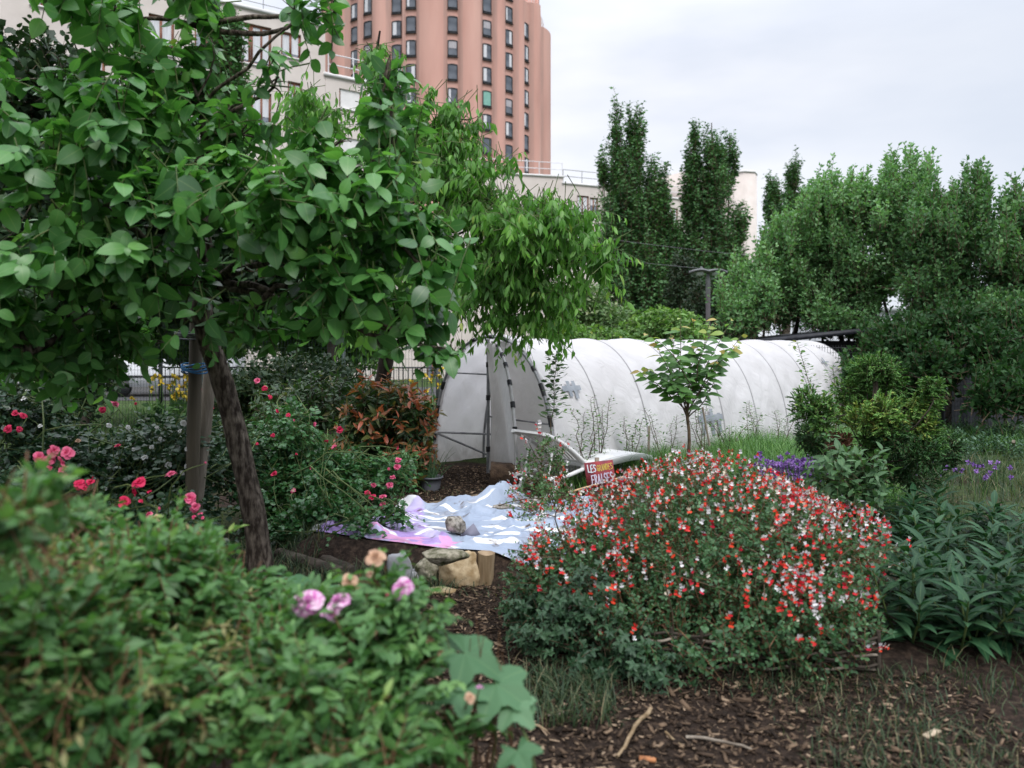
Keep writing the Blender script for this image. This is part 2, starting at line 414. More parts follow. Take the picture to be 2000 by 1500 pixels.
# ------------------------------------------------------------------ ground
def ss(a, b, x):
    t = np.clip((x - a) / (b - a), 0, 1); return t * t * (3 - 2 * t)
def bed(x, y):
    """The raised bed under the tarpaulin."""
    return .19 * ss(-1.95, -1.6, x) * (1 - ss(1.2, 1.7, x)) * ss(5.82, 5.98, y + .30 * np.clip(x + .2, -2, 0)) * (1 - ss(7.6, 8.1, y))
def gz(x, y):
    x, y = np.asarray(x, float), np.asarray(y, float)
    p = np.stack([x, y, x * 0], -1)
    near = 1 - ss(18, 30, np.hypot(x, y))
    return near * (.018 * sines(p, 21, 1.6, 3) + bed(x, y)) + .05 * ss(.8, 1.6, x) * (1 - ss(2.6, 3.4, x)) * ss(4.2, 4.6, y) * (1 - ss(6.5, 7, y))
def ground():
    a = np.concatenate([-np.geomspace(600, 9, 22), np.arange(-8.9, 8.95, .1), np.geomspace(9, 600, 22)])
    b = np.concatenate([[-300, -60, -12, -3], np.arange(-1, 13, .1), np.arange(13, 26, .6), np.geomspace(26, 900, 18)])
    X, Y = np.meshgrid(a, b, indexing='ij')
    m, nt, bs = new_mat('mulch_and_soil'); L = nt.links.new; N = nt.nodes.new
    tc = N('ShaderNodeTexCoord')
    n1 = N('ShaderNodeTexNoise'); n1.inputs['Scale'].default_value = 22; n1.inputs['Detail'].default_value = 9; n1.inputs['Roughness'].default_value = .7
    L(tc.outputs['Object'], n1.inputs['Vector'])
    r1 = ramp(nt, [(.34, (.010, .007, .005)), (.52, (.030, .020, .015)), (.70, (.085, .058, .040))]); L(n1.outputs['Fac'], r1.inputs[0])
    n2 = N('ShaderNodeTexNoise'); n2.inputs['Scale'].default_value = 40; n2.inputs['Detail'].default_value = 6; L(tc.outputs['Object'], n2.inputs['Vector'])
    r2 = ramp(nt, [(.35, (.018, .034, .010)), (.65, (.07, .11, .03))]); L(n2.outputs['Fac'], r2.inputs[0])
    n3 = N('ShaderNodeTexNoise'); n3.inputs['Scale'].default_value = .9; n3.inputs['Detail'].default_value = 5; L(tc.outputs['Object'], n3.inputs['Vector'])
    ad = N('ShaderNodeMath'); ad.operation = 'ADD'; L(n3.outputs['Fac'], ad.inputs[0]); L(attr(nt, 'aux'), ad.inputs[1])
    mr = N('ShaderNodeMapRange'); mr.inputs['From Min'].default_value = .95; mr.inputs['From Max'].default_value = 1.15; L(ad.outputs[0], mr.inputs['Value'])
    mx = N('ShaderNodeMix'); mx.data_type = 'RGBA'; L(mr.outputs[0], mx.inputs['Factor']); L(r1.outputs[0], mx.inputs['A']); L(r2.outputs[0], mx.inputs['B'])
    L(mx.outputs['Result'], bs.inputs['Base Color']); bs.inputs['Roughness'].default_value = .95; bs.inputs['Specular IOR Level'].default_value = .15
    bp = N('ShaderNodeBump'); bp.inputs['Strength'].default_value = .9; bp.inputs['Distance'].default_value = .03; L(n1.outputs['Fac'], bp.inputs['Height']); L(bp.outputs[0], bs.inputs['Normal'])
    g = Buf()
    grassy = np.clip(ss(11.2, 12.5, Y) + ss(1.9, 3.2, X) * .55 + (1 - ss(-2.4, -1.7, X)) * .5, 0, 1)
    g.grid(np.stack([X, Y, gz(X, Y)], -1), 0, .5, grassy)
    o = g.build('ground', m, smooth=True); tag(o, kind='structure')
    r = Buf(); yy = np.array([[-60, 25, .0], [-2.5, 25, .0], [-60, 33, 0], [-2.5, 33, 0]], float).reshape(2, 2, 3); yy[..., 2] = .012
    r.grid(yy); tag(r.build('road', surf('asphalt', (.045, .045, .047), (.07, .07, .072), 30, .9)), kind='structure')
ground()

# ------------------------------------------------------------------ buildings
beige = surf('beige_render', (.54, .485, .445), (.62, .56, .52), 1.2, .9, .25, .2, bscale=60, pos=(.3, .7))
white_trim = surf('white_coping', (.62, .61, .60), (.70, .69, .68), 3, .7)
brown_frame = surf('brown_window_frame', (.16, .065, .04), (.22, .095, .06), 8, .5)
glass_grey = surf('window_glass', (.10, .12, .15), (.30, .33, .38), .35, .08, 0, .6, detail=2)
curtain_m = surf('net_curtain', (.50, .51, .53), (.66, .67, .70), 7, .8, 0, .2, stretch=(6, 6, .2))
rail_m = surf('white_railing', (.55, .55, .56), (.68, .68, .69), 5, .5)
dark_rail = surf('grey_railing', (.20, .21, .22), (.28, .29, .30), 5, .5)

def facade(name, a, b, z0, z1, holes, root, mat, depth=6.0, reveal=.18, ends=True):
    """A wall block from plan point a to b with real window openings; holes are (s0, s1, z0, z1) along the wall."""
    a, b = np.asarray(a, float), np.asarray(b, float); Ln = np.linalg.norm(b - a); ux = (b - a) / Ln; un = np.array([ux[1], -ux[0]])
    w = Buf()
    S = sorted({0.0, Ln, *[h[0] for h in holes], *[h[1] for h in holes]}); Z = sorted({z0, z1, *[h[2] for h in holes], *[h[3] for h in holes]})
    pt = lambda s, z, d=0.0: np.array([*(a + ux * s - un * d), z])
    for i in range(len(S) - 1):
        for j in range(len(Z) - 1):
            cs, cz = (S[i] + S[i + 1]) / 2, (Z[j] + Z[j + 1]) / 2
            if any(h[0] < cs < h[1] and h[2] < cz < h[3] for h in holes): continue
            w.add([pt(S[i], Z[j]), pt(S[i + 1], Z[j]), pt(S[i + 1], Z[j + 1]), pt(S[i], Z[j + 1])], [[0, 1, 2, 3]])
    for h in holes:
        c = [pt(h[0], h[2]), pt(h[1], h[2]), pt(h[1], h[3]), pt(h[0], h[3])]; d = [pt(h[0], h[2], reveal), pt(h[1], h[2], reveal), pt(h[1], h[3], reveal), pt(h[0], h[3], reveal)]
        w.add(c + d, [[0, 4, 5, 1], [1, 5, 6, 2], [2, 6, 7, 3], [3, 7, 4, 0]])
    # roof, back and end walls
    w.add([pt(0, z1), pt(Ln, z1), pt(Ln, z1, depth), pt(0, z1, depth), pt(0, z0), pt(Ln, z0), pt(Ln, z0, depth), pt(0, z0, depth)],
          [[0, 1, 2, 3], [3, 2, 6, 7], [0, 3, 7, 4], [1, 5, 6, 2]])
    w.build(name, mat, root)
    return pt, ux, un, Ln
def window(root, pt, h, kind='two', inset=.12, shade=0.5, shutter=0.0):
    s0, s1, z0, z1 = h
    f = Buf(); t = .09
    def bar(sa, sb, za, zb, d0=inset - .03, d1=inset + .05):
        c = [pt(sa, za, d0), pt(sb, za, d0), pt(sb, zb, d0), pt(sa, zb, d0), pt(sa, za, d1), pt(sb, za, d1), pt(sb, zb, d1), pt(sa, zb, d1)]
        f.add(c, [[0, 1, 2, 3], [0, 4, 5, 1], [1, 5, 6, 2], [2, 6, 7, 3], [3, 7, 4, 0]])
    bar(s0, s1, z0, z0 + t); bar(s0, s1, z1 - t, z1); bar(s0, s0 + t, z0 + t, z1 - t); bar(s1 - t, s1, z0 + t, z1 - t)
    if kind == 'two': m = (s0 + s1) / 2; bar(m - .05, m + .05, z0 + t, z1 - t)
    if kind == 'three':
        for q in (.3, .38, .69): m = s0 + (s1 - s0) * q; bar(m - .045, m + .045, z0 + t, z1 - t)
    fr = f.build('window', brown_frame, root)
    g = Buf(); g.add([pt(s0 + t, z0 + t, inset + .03), pt(s1 - t, z0 + t, inset + .03), pt(s1 - t, z1 - t, inset + .03), pt(s0 + t, z1 - t, inset + .03)], [[0, 1, 2, 3]])
    g.build('pane', glass_grey, fr)
    c = Buf(); k = 24; ph = np.linspace(0, 1, k); lo = z0 + t + (z1 - z0) * (1 - shade)
    G = np.array([[pt(s0 + t + (s1 - s0 - 2 * t) * q, z, inset + .012 + .012 * math.sin(q * 44)) for z in (lo, z1 - t - .01)] for q in ph])
    c.grid(G); c.build('curtain', curtain_m, fr)
    if shutter:
        sh = Buf(); zz = z1 - t - (z1 - z0) * shutter
        sh.add([pt(s0 + t, zz, inset - .045), pt(s1 - t, zz, inset - .045), pt(s1 - t, z1 + .05, inset - .045), pt(s0 + t, z1 + .05, inset - .045)], [[0, 1, 2, 3]])
        sh.build('roller_shutter', white_trim, fr)
    si = Buf()
    q = [pt(s0 - .06, z0 - .07, -.08), pt(s1 + .06, z0 - .07, -.08), pt(s1 + .06, z0 - .003, -.08), pt(s0 - .06, z0 - .003, -.08), pt(s0 - .06, z0 - .07, .10), pt(s1 + .06, z0 - .07, .10), pt(s1 + .06, z0 - .003, .10), pt(s0 - .06, z0 - .003, .10)]
    si.add(q, [[0, 1, 2, 3], [0, 4, 5, 1], [3, 2, 6, 7], [0, 3, 7, 4], [1, 5, 6, 2]]); si.build('sill', white_trim, fr)
def railing(root, pts3, h=1.0, step=1.9, mat=None, r=.025):
    b = Buf(); pts3 = [np.array(p, float) for p in pts3]; up = np.array([0, 0, 1.])
    for p, q in zip(pts3[:-1], pts3[1:]):
        n = max(1, int(np.linalg.norm(q - p) / step))
        for z in (h, h * .5): b.tube([p + up * z, q + up * z], [r, r], 5)
        for k in range(n + 1): c = p + (q - p) * k / n; b.tube([c, c + up * h], [r, r], 5)
    b.build('railing', mat or rail_m, root)
def coping(root, pt, Ln, z, d=6):
    c = Buf(); q = [pt(-.1, z + .004, -.1), pt(Ln + .1, z + .004, -.1), pt(Ln + .1, z + .16, -.1), pt(-.1, z + .16, -.1), pt(-.1, z + .004, .35), pt(Ln + .1, z + .004, .35), pt(Ln + .1, z + .16, .35), pt(-.1, z + .16, .35)]
    c.add(q, [[0, 1, 2, 3], [3, 2, 6, 7], [0, 3, 7, 4], [1, 5, 6, 2], [0, 4, 5, 1]]); c.build('coping', white_trim, root)

def wallhole(a, b, x0, y0, x1, y1):
    """A window opening given by its photo box, on the wall from plan point a to b."""
    a, b = np.asarray(a, float), np.asarray(b, float); u = (b - a) / np.linalg.norm(b - a)
    def hit(px):
        k = (px - CX) / F      # (a + u s).x = k (a + u s).y
        return (k * a[1] - a[0]) / (u[0] - k * u[1])
    s0, s1 = hit(x0), hit(x1); Y = (a + u * (s0 + s1) / 2)[1]
    return (s0, s1, CZ - (y1 - HY) / F * Y, CZ - (y0 - HY) / F * Y)

def left_block():
    a, b, c = np.array([-19.8, 30.8]), np.array([-8.98, 38.3]), np.array([-5.6, 40.66])
    root = thing('apartment_building', 'beige rendered apartment block rising behind the tree in the upper left, with a stepped roof', 'building', (-9, 38, 0))
    hs = [wallhole(a, b, 470, 48, 530, 126), wallhole(a, b, 549, 64, 588, 112), wallhole(a, b, 562, 160, 590, 199), wallhole(a, b, 470, 178, 530, 250), wallhole(a, b, 562, 262, 590, 310),
          wallhole(a, b, 60, -50, 105, 12), wallhole(a, b, 150, -40, 205, 40), wallhole(a, b, 60, 95, 105, 170), wallhole(a, b, 150, 110, 205, 180), wallhole(a, b, 290, 30, 340, 105), wallhole(a, b, 380, 45, 430, 112),
          wallhole(a, b, 290, 170, 340, 235), wallhole(a, b, 380, 178, 430, 240)]
    pt, ux, un, Ln = facade('wall', a, b, -.05, 17.0, hs, root, beige)
    for k, h in enumerate(hs): window(root, pt, h, 'three' if k in (0, 3) else 'two', shade=[.95, .9, .8, .7, .9, .3, .6, .9, .5, .8, .4, .9, .6][k])
    coping(root, pt, Ln, 17.0)
    railing(root, [pt(0, 17.16, .6), pt(Ln - .2, 17.16, .6)], 1.0, 2.2, dark_rail, .02)
    hs = [wallhole(b, c, 662, 176, 706, 214), wallhole(b, c, 715, 180, 740, 214), wallhole(b, c, 662, 270, 706, 315)]
    hs = [h for h in hs if h[1] < 4.0]
    b2 = b + (c - b) * .004
    pt, ux, un, Ln = facade('low_wall', b2, c, -.05, 14.7, hs, root, beige)
    for h in hs: window(root, pt, h, 'two', shade=.2, shutter=.95)
    coping(root, pt, Ln, 14.7)
    railing(root, [pt(.2, 14.86, .15), pt(Ln, 14.86, .15)], 1.0, 1.1, rail_m, .03)
    d = np.array([2.0, 46.0]); c2 = c + (d - c) * .003
    hs = [wallhole(c2, d, 835, 700, 860, 745), wallhole(c2, d, 878, 690, 900, 790)]
    pt, ux, un, Ln = facade('ground_floor_wall', c2, d, -.05, 4.2, hs, root, beige, 4)
    for h in hs: window(root, pt, h, 'two', shade=.3)
    coping(root, pt, Ln, 4.2, 4)
left_block()

def right_block():
    root = thing('apartment_building', 'beige apartment block with flat railed roof standing behind the two columnar trees', 'building', (9, 68, 0))
    P0, P1, P2, P3 = np.array([-3.5, 62.]), np.array([4.1, 64.]), np.array([7.36, 65.4]), np.array([12.6, 69.6])
    P4 = np.array([17.2, 72.4])
    for (a, b, holes, z) in ((P0, P1, [], 15.2), (P1, P2, [(1127, 382, 1150, 428), (1152, 386, 1168, 428), (1127, 455, 1150, 500), (1152, 458, 1168, 500)], 14.7),
                             (P2, P3, [(1195, 395, 1225, 440), (1240, 398, 1262, 440), (1195, 470, 1225, 515)], 14.7),
                             (P3, P4, [(1306, 406, 1324, 434), (1336, 412, 1360, 444), (1306, 480, 1326, 520), (1336, 484, 1360, 524), (1306, 560, 1326, 600)], 14.7)):
        hs = [wallhole(a, b, *h) for h in holes]
        Lw = np.linalg.norm(b - a); hs = [h for h in hs if h[0] > .05 and h[1] < Lw - .05]
        pt, ux, un, Ln = facade('wall', a + (b - a) * .002, b, -.05, z, hs, root, beige, 7)
        for k, h in enumerate(hs): window(root, pt, h, 'two', shade=(.9, .4, .8, .3, .9)[k % 5], shutter=.9 if k == 1 and z < 15 and a[0] > 12 else 0)
        coping(root, pt, Ln, z)
        railing(root, [pt(.1, z + .16, .2), pt(Ln, z + .16, .2)], 1.05, 1.6, rail_m if a[0] < 0 or a[0] > 10 else dark_rail, .03)
    ph = Buf(); ph.box((16.8, 77.5, 16.3), (5, 5, 3.2), math.radians(32)); ph.build('roof_room', beige, root)
    t = Buf()
    q = [np.array([20.6, 74.0]), np.array([21.3, 73.2]), np.array([22.4, 73.5]), np.array([22.95, 74.6]), np.array([23.6, 80]), np.array([19.5, 80])]
    t.prism(q, (0, 0, -.05), (1, 0, 0), (0, 1, 0), (0, 0, 1), 17.7); t.build('stair_tower', beige, root)
    t = Buf(); m = np.mean(q, 0); t.prism([m + (p - m) * 1.03 for p in q], (0, 0, 17.654), (1, 0, 0), (0, 1, 0), (0, 0, 1), .2); t.build('tower_coping', white_trim, root)
right_block()

def tower():
    root = thing('apartment_tower', 'tall salmon pink residential tower with rounded fluted sides and columns of dark windows', 'tower', (-9.7, 102, 0))
    m, nt, bs = new_mat('salmon_render'); L = nt.links.new
    tc = nt.nodes.new('ShaderNodeTexCoord')
    n = nt.nodes.new('ShaderNodeTexNoise'); n.inputs['Scale'].default_value = .5; n.inputs['Detail'].default_value = 8
    mp = nt.nodes.new('ShaderNodeMapping'); mp.inputs['Scale'].default_value = (1, 1, .18); L(tc.outputs['Object'], mp.inputs[0]); L(mp.outputs[0], n.inputs['Vector'])
    r = ramp(nt, [(.28, (.44, .235, .19)), (.5, (.545, .305, .25)), (.72, (.585, .345, .285))]); L(n.outputs['Fac'], r.inputs[0])
    soot = nt.nodes.new('ShaderNodeMix'); soot.data_type = 'RGBA'; soot.inputs['B'].default_value = (.36, .235, .20, 1)
    n2 = nt.nodes.new('ShaderNodeTexNoise'); n2.inputs['Scale'].default_value = 1.5; n2.inputs['Detail'].default_value = 5; L(mp.outputs[0], n2.inputs['Vector'])
    mu = nt.nodes.new('ShaderNodeMath'); mu.operation = 'MULTIPLY'; L(attr(nt, 'aux'), mu.inputs[0]); L(n2.outputs['Fac'], mu.inputs[1])
    L(mu.outputs[0], soot.inputs['Factor']); L(r.outputs[0], soot.inputs['A']); L(soot.outputs['Result'], bs.inputs['Base Color'])
    bs.inputs['Roughness'].default_value = .9
    cx, cy, R0 = -9.7, 102.0, 13.55
    cols = [(-74, .0), (-57, .0), (-37.7, 0), (-29, .2), (-13.4, -.3), (-6.4, .1), (13.1, .2), (30.3, .35), (43.3, 0), (56.4, -.9), (72.5, -1.2)]
    ths = np.array([c[0] for c in cols])
    def rad(th):
        # bays carry the windows on flat strips, the wall bulges in round flutes between them
        e = np.concatenate([ths, ths + 180, ths - 180]); e.sort()
        d = np.min(np.abs(th[:, None] - e[None]), axis=1)
        i = np.clip(np.searchsorted(e, th) - 1, 0, len(e) - 2); w = e[i + 1] - e[i]
        f = np.clip((th - e[i]) / w, 0, 1); bul = np.where(d < 2.6, 0, np.sin(np.pi * np.clip((f * w - 2.6) / np.maximum(w - 5.2, .1), 0, 1)) ** .6 * np.minimum(1.1, w * .06))
        return R0 + bul, np.where(d < 2.6, 0.55, np.where(d < 4.4, 1.25, .30))
    th = np.arange(-180, 180.01, .4); r, soot_v = rad(th)
    top = np.where((th > 50) & (th < 65), 42.6, np.where((th >= 65) & (th < 110), 41.2, 49.5))
    a = np.radians(th); X = cx + r * np.sin(a); Y = cy - r * np.cos(a)
    b = Buf()
    G = np.stack([np.stack([X, Y, 0 * X - .05], -1), np.stack([X, Y, 0 * X + 20], -1), np.stack([X, Y, top], -1)], 0)
    b.grid(G, 0, .5, np.stack([soot_v] * 3))
    inner = np.stack([cx + (r - .35) * np.sin(a), cy - (r - .35) * np.cos(a), top], -1); inn2 = inner.copy(); inn2[:, 2] -= .9
    b.grid(np.stack([G[2], inner, inn2], 0))
    k = len(th); cpt = np.concatenate([inn2, [[cx, cy, 40.2]]]); b.add(cpt, [[i, i + 1, k] for i in range(k - 1)])
    b.build('wall', m, root, smooth=False)
    rr = Buf()
    for s0, s1, z in ((50, 65, 42.6), (65, 100, 41.2)):
        aa = np.radians(np.arange(s0 + 2, s1, 3)); R2 = R0 + .2
        ring = np.stack([cx + R2 * np.sin(aa), cy - R2 * np.cos(aa), aa * 0 + z], -1)
        for h in (.55, 1.1): rr.tube(ring + np.array([0, 0, h]), np.full(len(ring), .03), 4)
        for p in ring: rr.tube([p, p + np.array([0, 0, 1.1])], [.03, .03], 4)
    rr.build('railing', rail_m, root)
    dark_frame = surf('dark_window_frame', (.025, .027, .03), (.04, .042, .046), 5, .5)
    pane_m = surf('tower_glass', (.055, .065, .08), (.13, .145, .17), .8, .1, 0, .6, detail=1)
    green_blind = surf('green_blind', (.16, .36, .30), (.22, .42, .36), 3, .7)
    shade_m = surf('grey_blind', (.30, .29, .31), (.42, .41, .43), 5, .8, stretch=(5, 5, .3))
    pan_m = surf('spandrel', (.30, .17, .13), (.36, .21, .165), 3, .8)
    # one window, facing -y, arched head
    W, H = 1.12, 1.95; k = 9
    def arch(w, h0, h1, rise): x = np.linspace(-w / 2, w / 2, k); return [(-w / 2, h0), (w / 2, h0)] + [(q, h1 - rise * (2 * q / w) ** 2) for q in x[::-1]]
    f = Buf(); o1, o2 = np.array(arch(W, -H / 2, H / 2, .08)), np.array(arch(W - .17, -H / 2 + .26, H / 2 - .09, .075))
    n1 = len(o1); V = [(x, -.10, z) for x, z in o1] + [(x, -.10, z) for x, z in o2] + [(x, .15, z) for x, z in o1] + [(x, .0, z) for x, z in o2]
    f.add(V, [[i, (i + 1) % n1, (i + 1) % n1 + n1, i + n1] for i in range(n1)] + [[i + n1, (i + 1) % n1 + n1, (i + 1) % n1 + 3 * n1, i + 3 * n1] for i in range(n1)] + [[i, i + 2 * n1, (i + 1) % n1 + 2 * n1, (i + 1) % n1] for i in range(n1)])
    f.box((0, -.13, -H / 2 + .22), (W, .05, .05)); f.box((0, -.12, -H / 2 + .02), (W + .1, .14, .06))
    fr0 = f.build('window', dark_frame)
    g = Buf(); g.add([(x, -.03, z) for x, z in o2], [list(range(n1))]); pn0 = g.build('pane', pane_m)
    cs = []
    for (x0, x1, z0) in ((-.44, -.02, -.6), (.05, .45, -.6), (-.44, .44, .05), (-.44, -.2, -.6)):
        c = Buf(); xs = np.linspace(x0, x1, 14); sl = (.25 if x0 > 0 else 0)
        c.grid(np.array([[(x, -.045 - .012 * math.sin(x * 40), z) for z in (z0, .82)] for x in xs])); cs.append(c.build('curtain', curtain_m if len(cs) != 2 else shade_m))
    first = True; rows = 17; base_z = 39.9
    pr = random.Random(3)
    for ci, (t, dz) in enumerate(cols):
        if t < -60 and True: continue
        a_ = math.radians(t); rr_ = R0 + .02
        for k_ in range(rows):
            z = base_z + dz - 2.66 * k_ + (5.32 if t < 44 else 0)
            if z < 3 or (t < 44 and z > 47.8): continue
            if 44 <= t and z > 41.6: continue
            M = Matrix.Translation((cx + rr_ * math.sin(a_), cy - rr_ * math.cos(a_), z)) @ Matrix.Rotation(a_, 4, 'Z')
            if z < 12 : continue     # below the roofs in front
            w = place(fr0, 'window', M, root)
            Lm = Matrix.Translation(-Vector(LOC[root.name])) @ M
            def sub(src, nm):
                q = src.copy(); q.name = nm; COL.objects.link(q); q.parent = w; return q
            sub(pn0, 'pane')
            if pr.random() < .62 or (t == 56.4 and pr.random() < .7): sub(cs[pr.choice([0, 1, 1, 2, 3, 0])], 'curtain')
            if t == 30.3 and k_ == 6:
                gb = Buf(); gb.add([(x, -.05, z_) for x, z_ in o2], [list(range(n1))]); q = gb.build('blind', green_blind); q.parent = w
    for o in (fr0, pn0, *cs): bpy.data.objects.remove(o)
    # grey drainpipe on the left flank
    d = Buf(); a_ = math.radians(-64); x_, y_ = cx + 14.3 * math.sin(a_), cy - 14.3 * math.cos(a_)
    d.tube([(x_, y_, 0), (x_, y_, 49)], [.11, .11], 6); d.build('drainpipe', dark_frame, root)
tower()

def warehouse():
    root = thing('white_building', 'low white building glimpsed through the shrubs beyond the right-hand fence', 'building', (19, 34, 0))
    b = Buf(); b.box((19.5, 34, 1.5), (13, 6, 3.1)); b.build('wall', surf('white_wall', (.60, .61, .65), (.68, .69, .73), 2, .7), root)
    r = Buf(); r.box((19.5, 34, 3.16), (13.4, 6.4, .2)); r.build('roof', surf('pale_roof', (.55, .56, .6), (.62, .63, .67), 2, .6), root)
    w = Buf()
    for k in range(5): w.box((14.5 + k * 2.5, 30.99, 1.7), (1.4, .06, .9))
    w.build('window', glass_grey, root)
warehouse()

def parked_car():
    root = thing('parked_car', 'white van parked beyond the mesh fence under the tree on the left', 'van', (-11.7, 27.5, 0))
    body = surf('white_paint', (.66, .67, .70), (.72, .73, .76), 2, .25, 0, .6); gl = surf('car_glass', (.02, .025, .03), (.04, .045, .05), 1, .08, 0, .6)
    prof = [(-2.2, .35), (-2.2, .95), (-2.1, 1.05), (-1.3, 1.2), (-.75, 1.75), (-.5, 1.85), (2.05, 1.85), (2.2, 1.65), (2.25, .35)]
    o = (-11.7, 26.6, 0); b = Buf(); b.prism(prof, o, (1, 0, 0), (0, 0, 1), (0, 1, 0), 1.75); b.build('body', body, root)
    for x0, x1 in ((-.95, .05), (.15, 1.1), (1.2, 2.0)):
        w = Buf(); w.prism([(x0, 1.12), (x1, 1.12), (x1, 1.68), (x0 + (.35 if x0 < -.5 else 0), 1.68)], (o[0], o[1] - .012, 0), (1, 0, 0), (0, 0, 1), (0, 1, 0), .01); w.build('window', gl, root)
    for x in (-1.4, 1.45):
        t = Buf(); an = np.linspace(0, 2 * np.pi, 20, endpoint=False)
        t.prism([(.33 * math.cos(q), .33 * math.sin(q)) for q in an], (o[0] + x, o[1] - .03, .335), (1, 0, 0), (0, 0, 1), (0, 1, 0), .22); t.build('wheel', tape, root)
    for x in (-2.21,):
        t = Buf(); t.box((o[0] + x, o[1] + .3, .85), (.04, .3, .16)); t.build('headlight', curtain_m, root)
    t = Buf(); t.box((o[0] + .1, o[1] - .012, .7), (3.6, .02, .07)); t.build('side_stripe', tape, root)
parked_car()

# ------------------------------------------------------------------ fences, lamp, cables, shed
def mesh_fence(name, label, a, b, h, panels, mat, step=.055, wr=.0028, fold=True, hz=.2):
    a, b = np.asarray(a, float), np.asarray(b, float); root = thing(name, label, 'fence', (*((a + b) / 2), 0))
    u = (b - a) / panels; nn = nrm(np.array([u[1], -u[0]]))
    for k in range(panels + 1):
        p = a + u * k; q = Buf(); q.box((p[0], p[1], h / 2 + .03), (.06, .06, h + .1), math.atan2(u[1], u[0])); q.box((p[0], p[1], h + .095), (.07, .07, .02), math.atan2(u[1], u[0])); q.build('post', mat, root)
    for k in range(panels):
        g = Buf(); L_ = np.linalg.norm(u); n = int((L_ - .08) / step); f = (np.arange(n) + .5) / n * (1 - .08 / L_) + .04 / L_
        zs = np.array([.06, h * .48, h * .5, h * .52, h - .14, h - .12, h - .10, h]) if fold else np.array([.06, h])
        off = np.array([0, 0, .03, 0, 0, .03, 0, 0]) if fold else np.array([0, 0])
        xy = a + u * k + u * f[:, None]
        pts = np.stack([np.concatenate([xy[:, None, :] + nn * off[None, :, None], np.broadcast_to(zs[None, :, None], (n, len(zs), 1))], -1)])[0]
        g.tubes(pts, np.full(len(zs), wr), 3)
        zh = np.arange(.1, h, hz); e0, e1 = a + u * (k + .02), a + u * (k + .98)
        g.tubes(np.stack([np.stack([np.array([*e0, z]), np.array([*e1, z])]) for z in zh]), np.full(2, wr), 3)
        g.build('mesh_panel', mat, root)
    return root
green_steel = surf('dark_green_steel', (.010, .022, .020), (.02, .036, .032), 4, .5)
grey_steel = surf('dark_grey_steel', (.03, .033, .036), (.05, .053, .056), 4, .5)
mesh_fence('mesh_fence', 'dark green welded mesh fence with slim posts running behind the roses and red-tipped shrub', (-13.3, 14.6), (-.45, 14.2), 1.85, 5, green_steel)
def bar_fence():
    root = thing('bar_fence', 'dark upright bar fence in front of the beige wall beyond the mesh fence', 'fence', (-5, 20, 0))
    a, b = np.array([-9., 20.4]), np.array([.5, 20.0]); n = 80
    g = Buf(); f = np.linspace(0, 1, n)[:, None]; xy = a + (b - a) * f
    g.tubes(np.stack([np.concatenate([xy, xy[:, :1] * 0 + .1], 1), np.concatenate([xy, xy[:, :1] * 0 + 1.2], 1)], 1), np.full(2, .012), 4); g.build('bars', grey_steel, root)
    for z in (.15, 1.18): r = Buf(); r.tube([(*a, z), (*b, z)], [.02, .02], 4); r.build('rail', grey_steel, root)
    for k in range(5): p = a + (b - a) * k / 4; q = Buf(); q.box((p[0], p[1], .65), (.08, .08, 1.3)); q.build('post', grey_steel, root)
bar_fence()
mesh_fence('wire_fence', 'shaded wire mesh fence under the big shrubs on the right', (5.6, 15.8), (13.2, 13.6), 1.75, 3, grey_steel, .05, .004, False, .1)
def screens():
    m = surf('grey_sheeting', (.06, .064, .082), (.10, .104, .125), 2, .7, 0, .3, stretch=(4, 4, .3))
    root = thing('screen_panels', 'grey sheeting stood behind the wire fence under the right-hand shrubs', 'panel', (9, 16.4, 0))
    for (x0, x1) in ((7.6, 8.4), (8.5, 9.35), (9.42, 9.98), (10.2, 11.3), (11.36, 13)):
        b = Buf(); y = 16.25 - (x0 - 5.6) * .29
        n = 12; xs = np.linspace(x0, x1, n); G = np.array([[(x, y - (x - x0) * .29 + .02 * math.sin(x * 30), z) for z in (.05, .9, 1.72)] for x in xs]); b.grid(G)
        b.build('panel', m, root)
screens()
def shed():
    root = thing('garden_shed', 'dark timber shed with a low sloping roof behind the far end of the tunnel', 'shed', (6.4, 18.6, 0))
    b = Buf(); b.box((6.9, 18.9, .92), (4.0, 2.2, 1.85)); b.build('wall', surf('black_boards', (.012, .012, .013), (.028, .026, .026), 4, .8, .3, stretch=(6, 6, .4)), root)
    r = Buf(); M = np.array(Matrix.Rotation(math.radians(-6.0), 3, 'Y')); r.box((6.9, 18.7, 1.98), (4.6, 2.8, .1), M=M); r.build('roof', surf('roofing_felt', (.012, .013, .018), (.03, .032, .04), 9, .55), root)
    d = Buf(); d.box((6.2, 17.78, .9), (.8, .04, 1.7)); d.build('door', surf('shed_door', (.02, .018, .018), (.035, .03, .03), 5, .8), root)
shed()
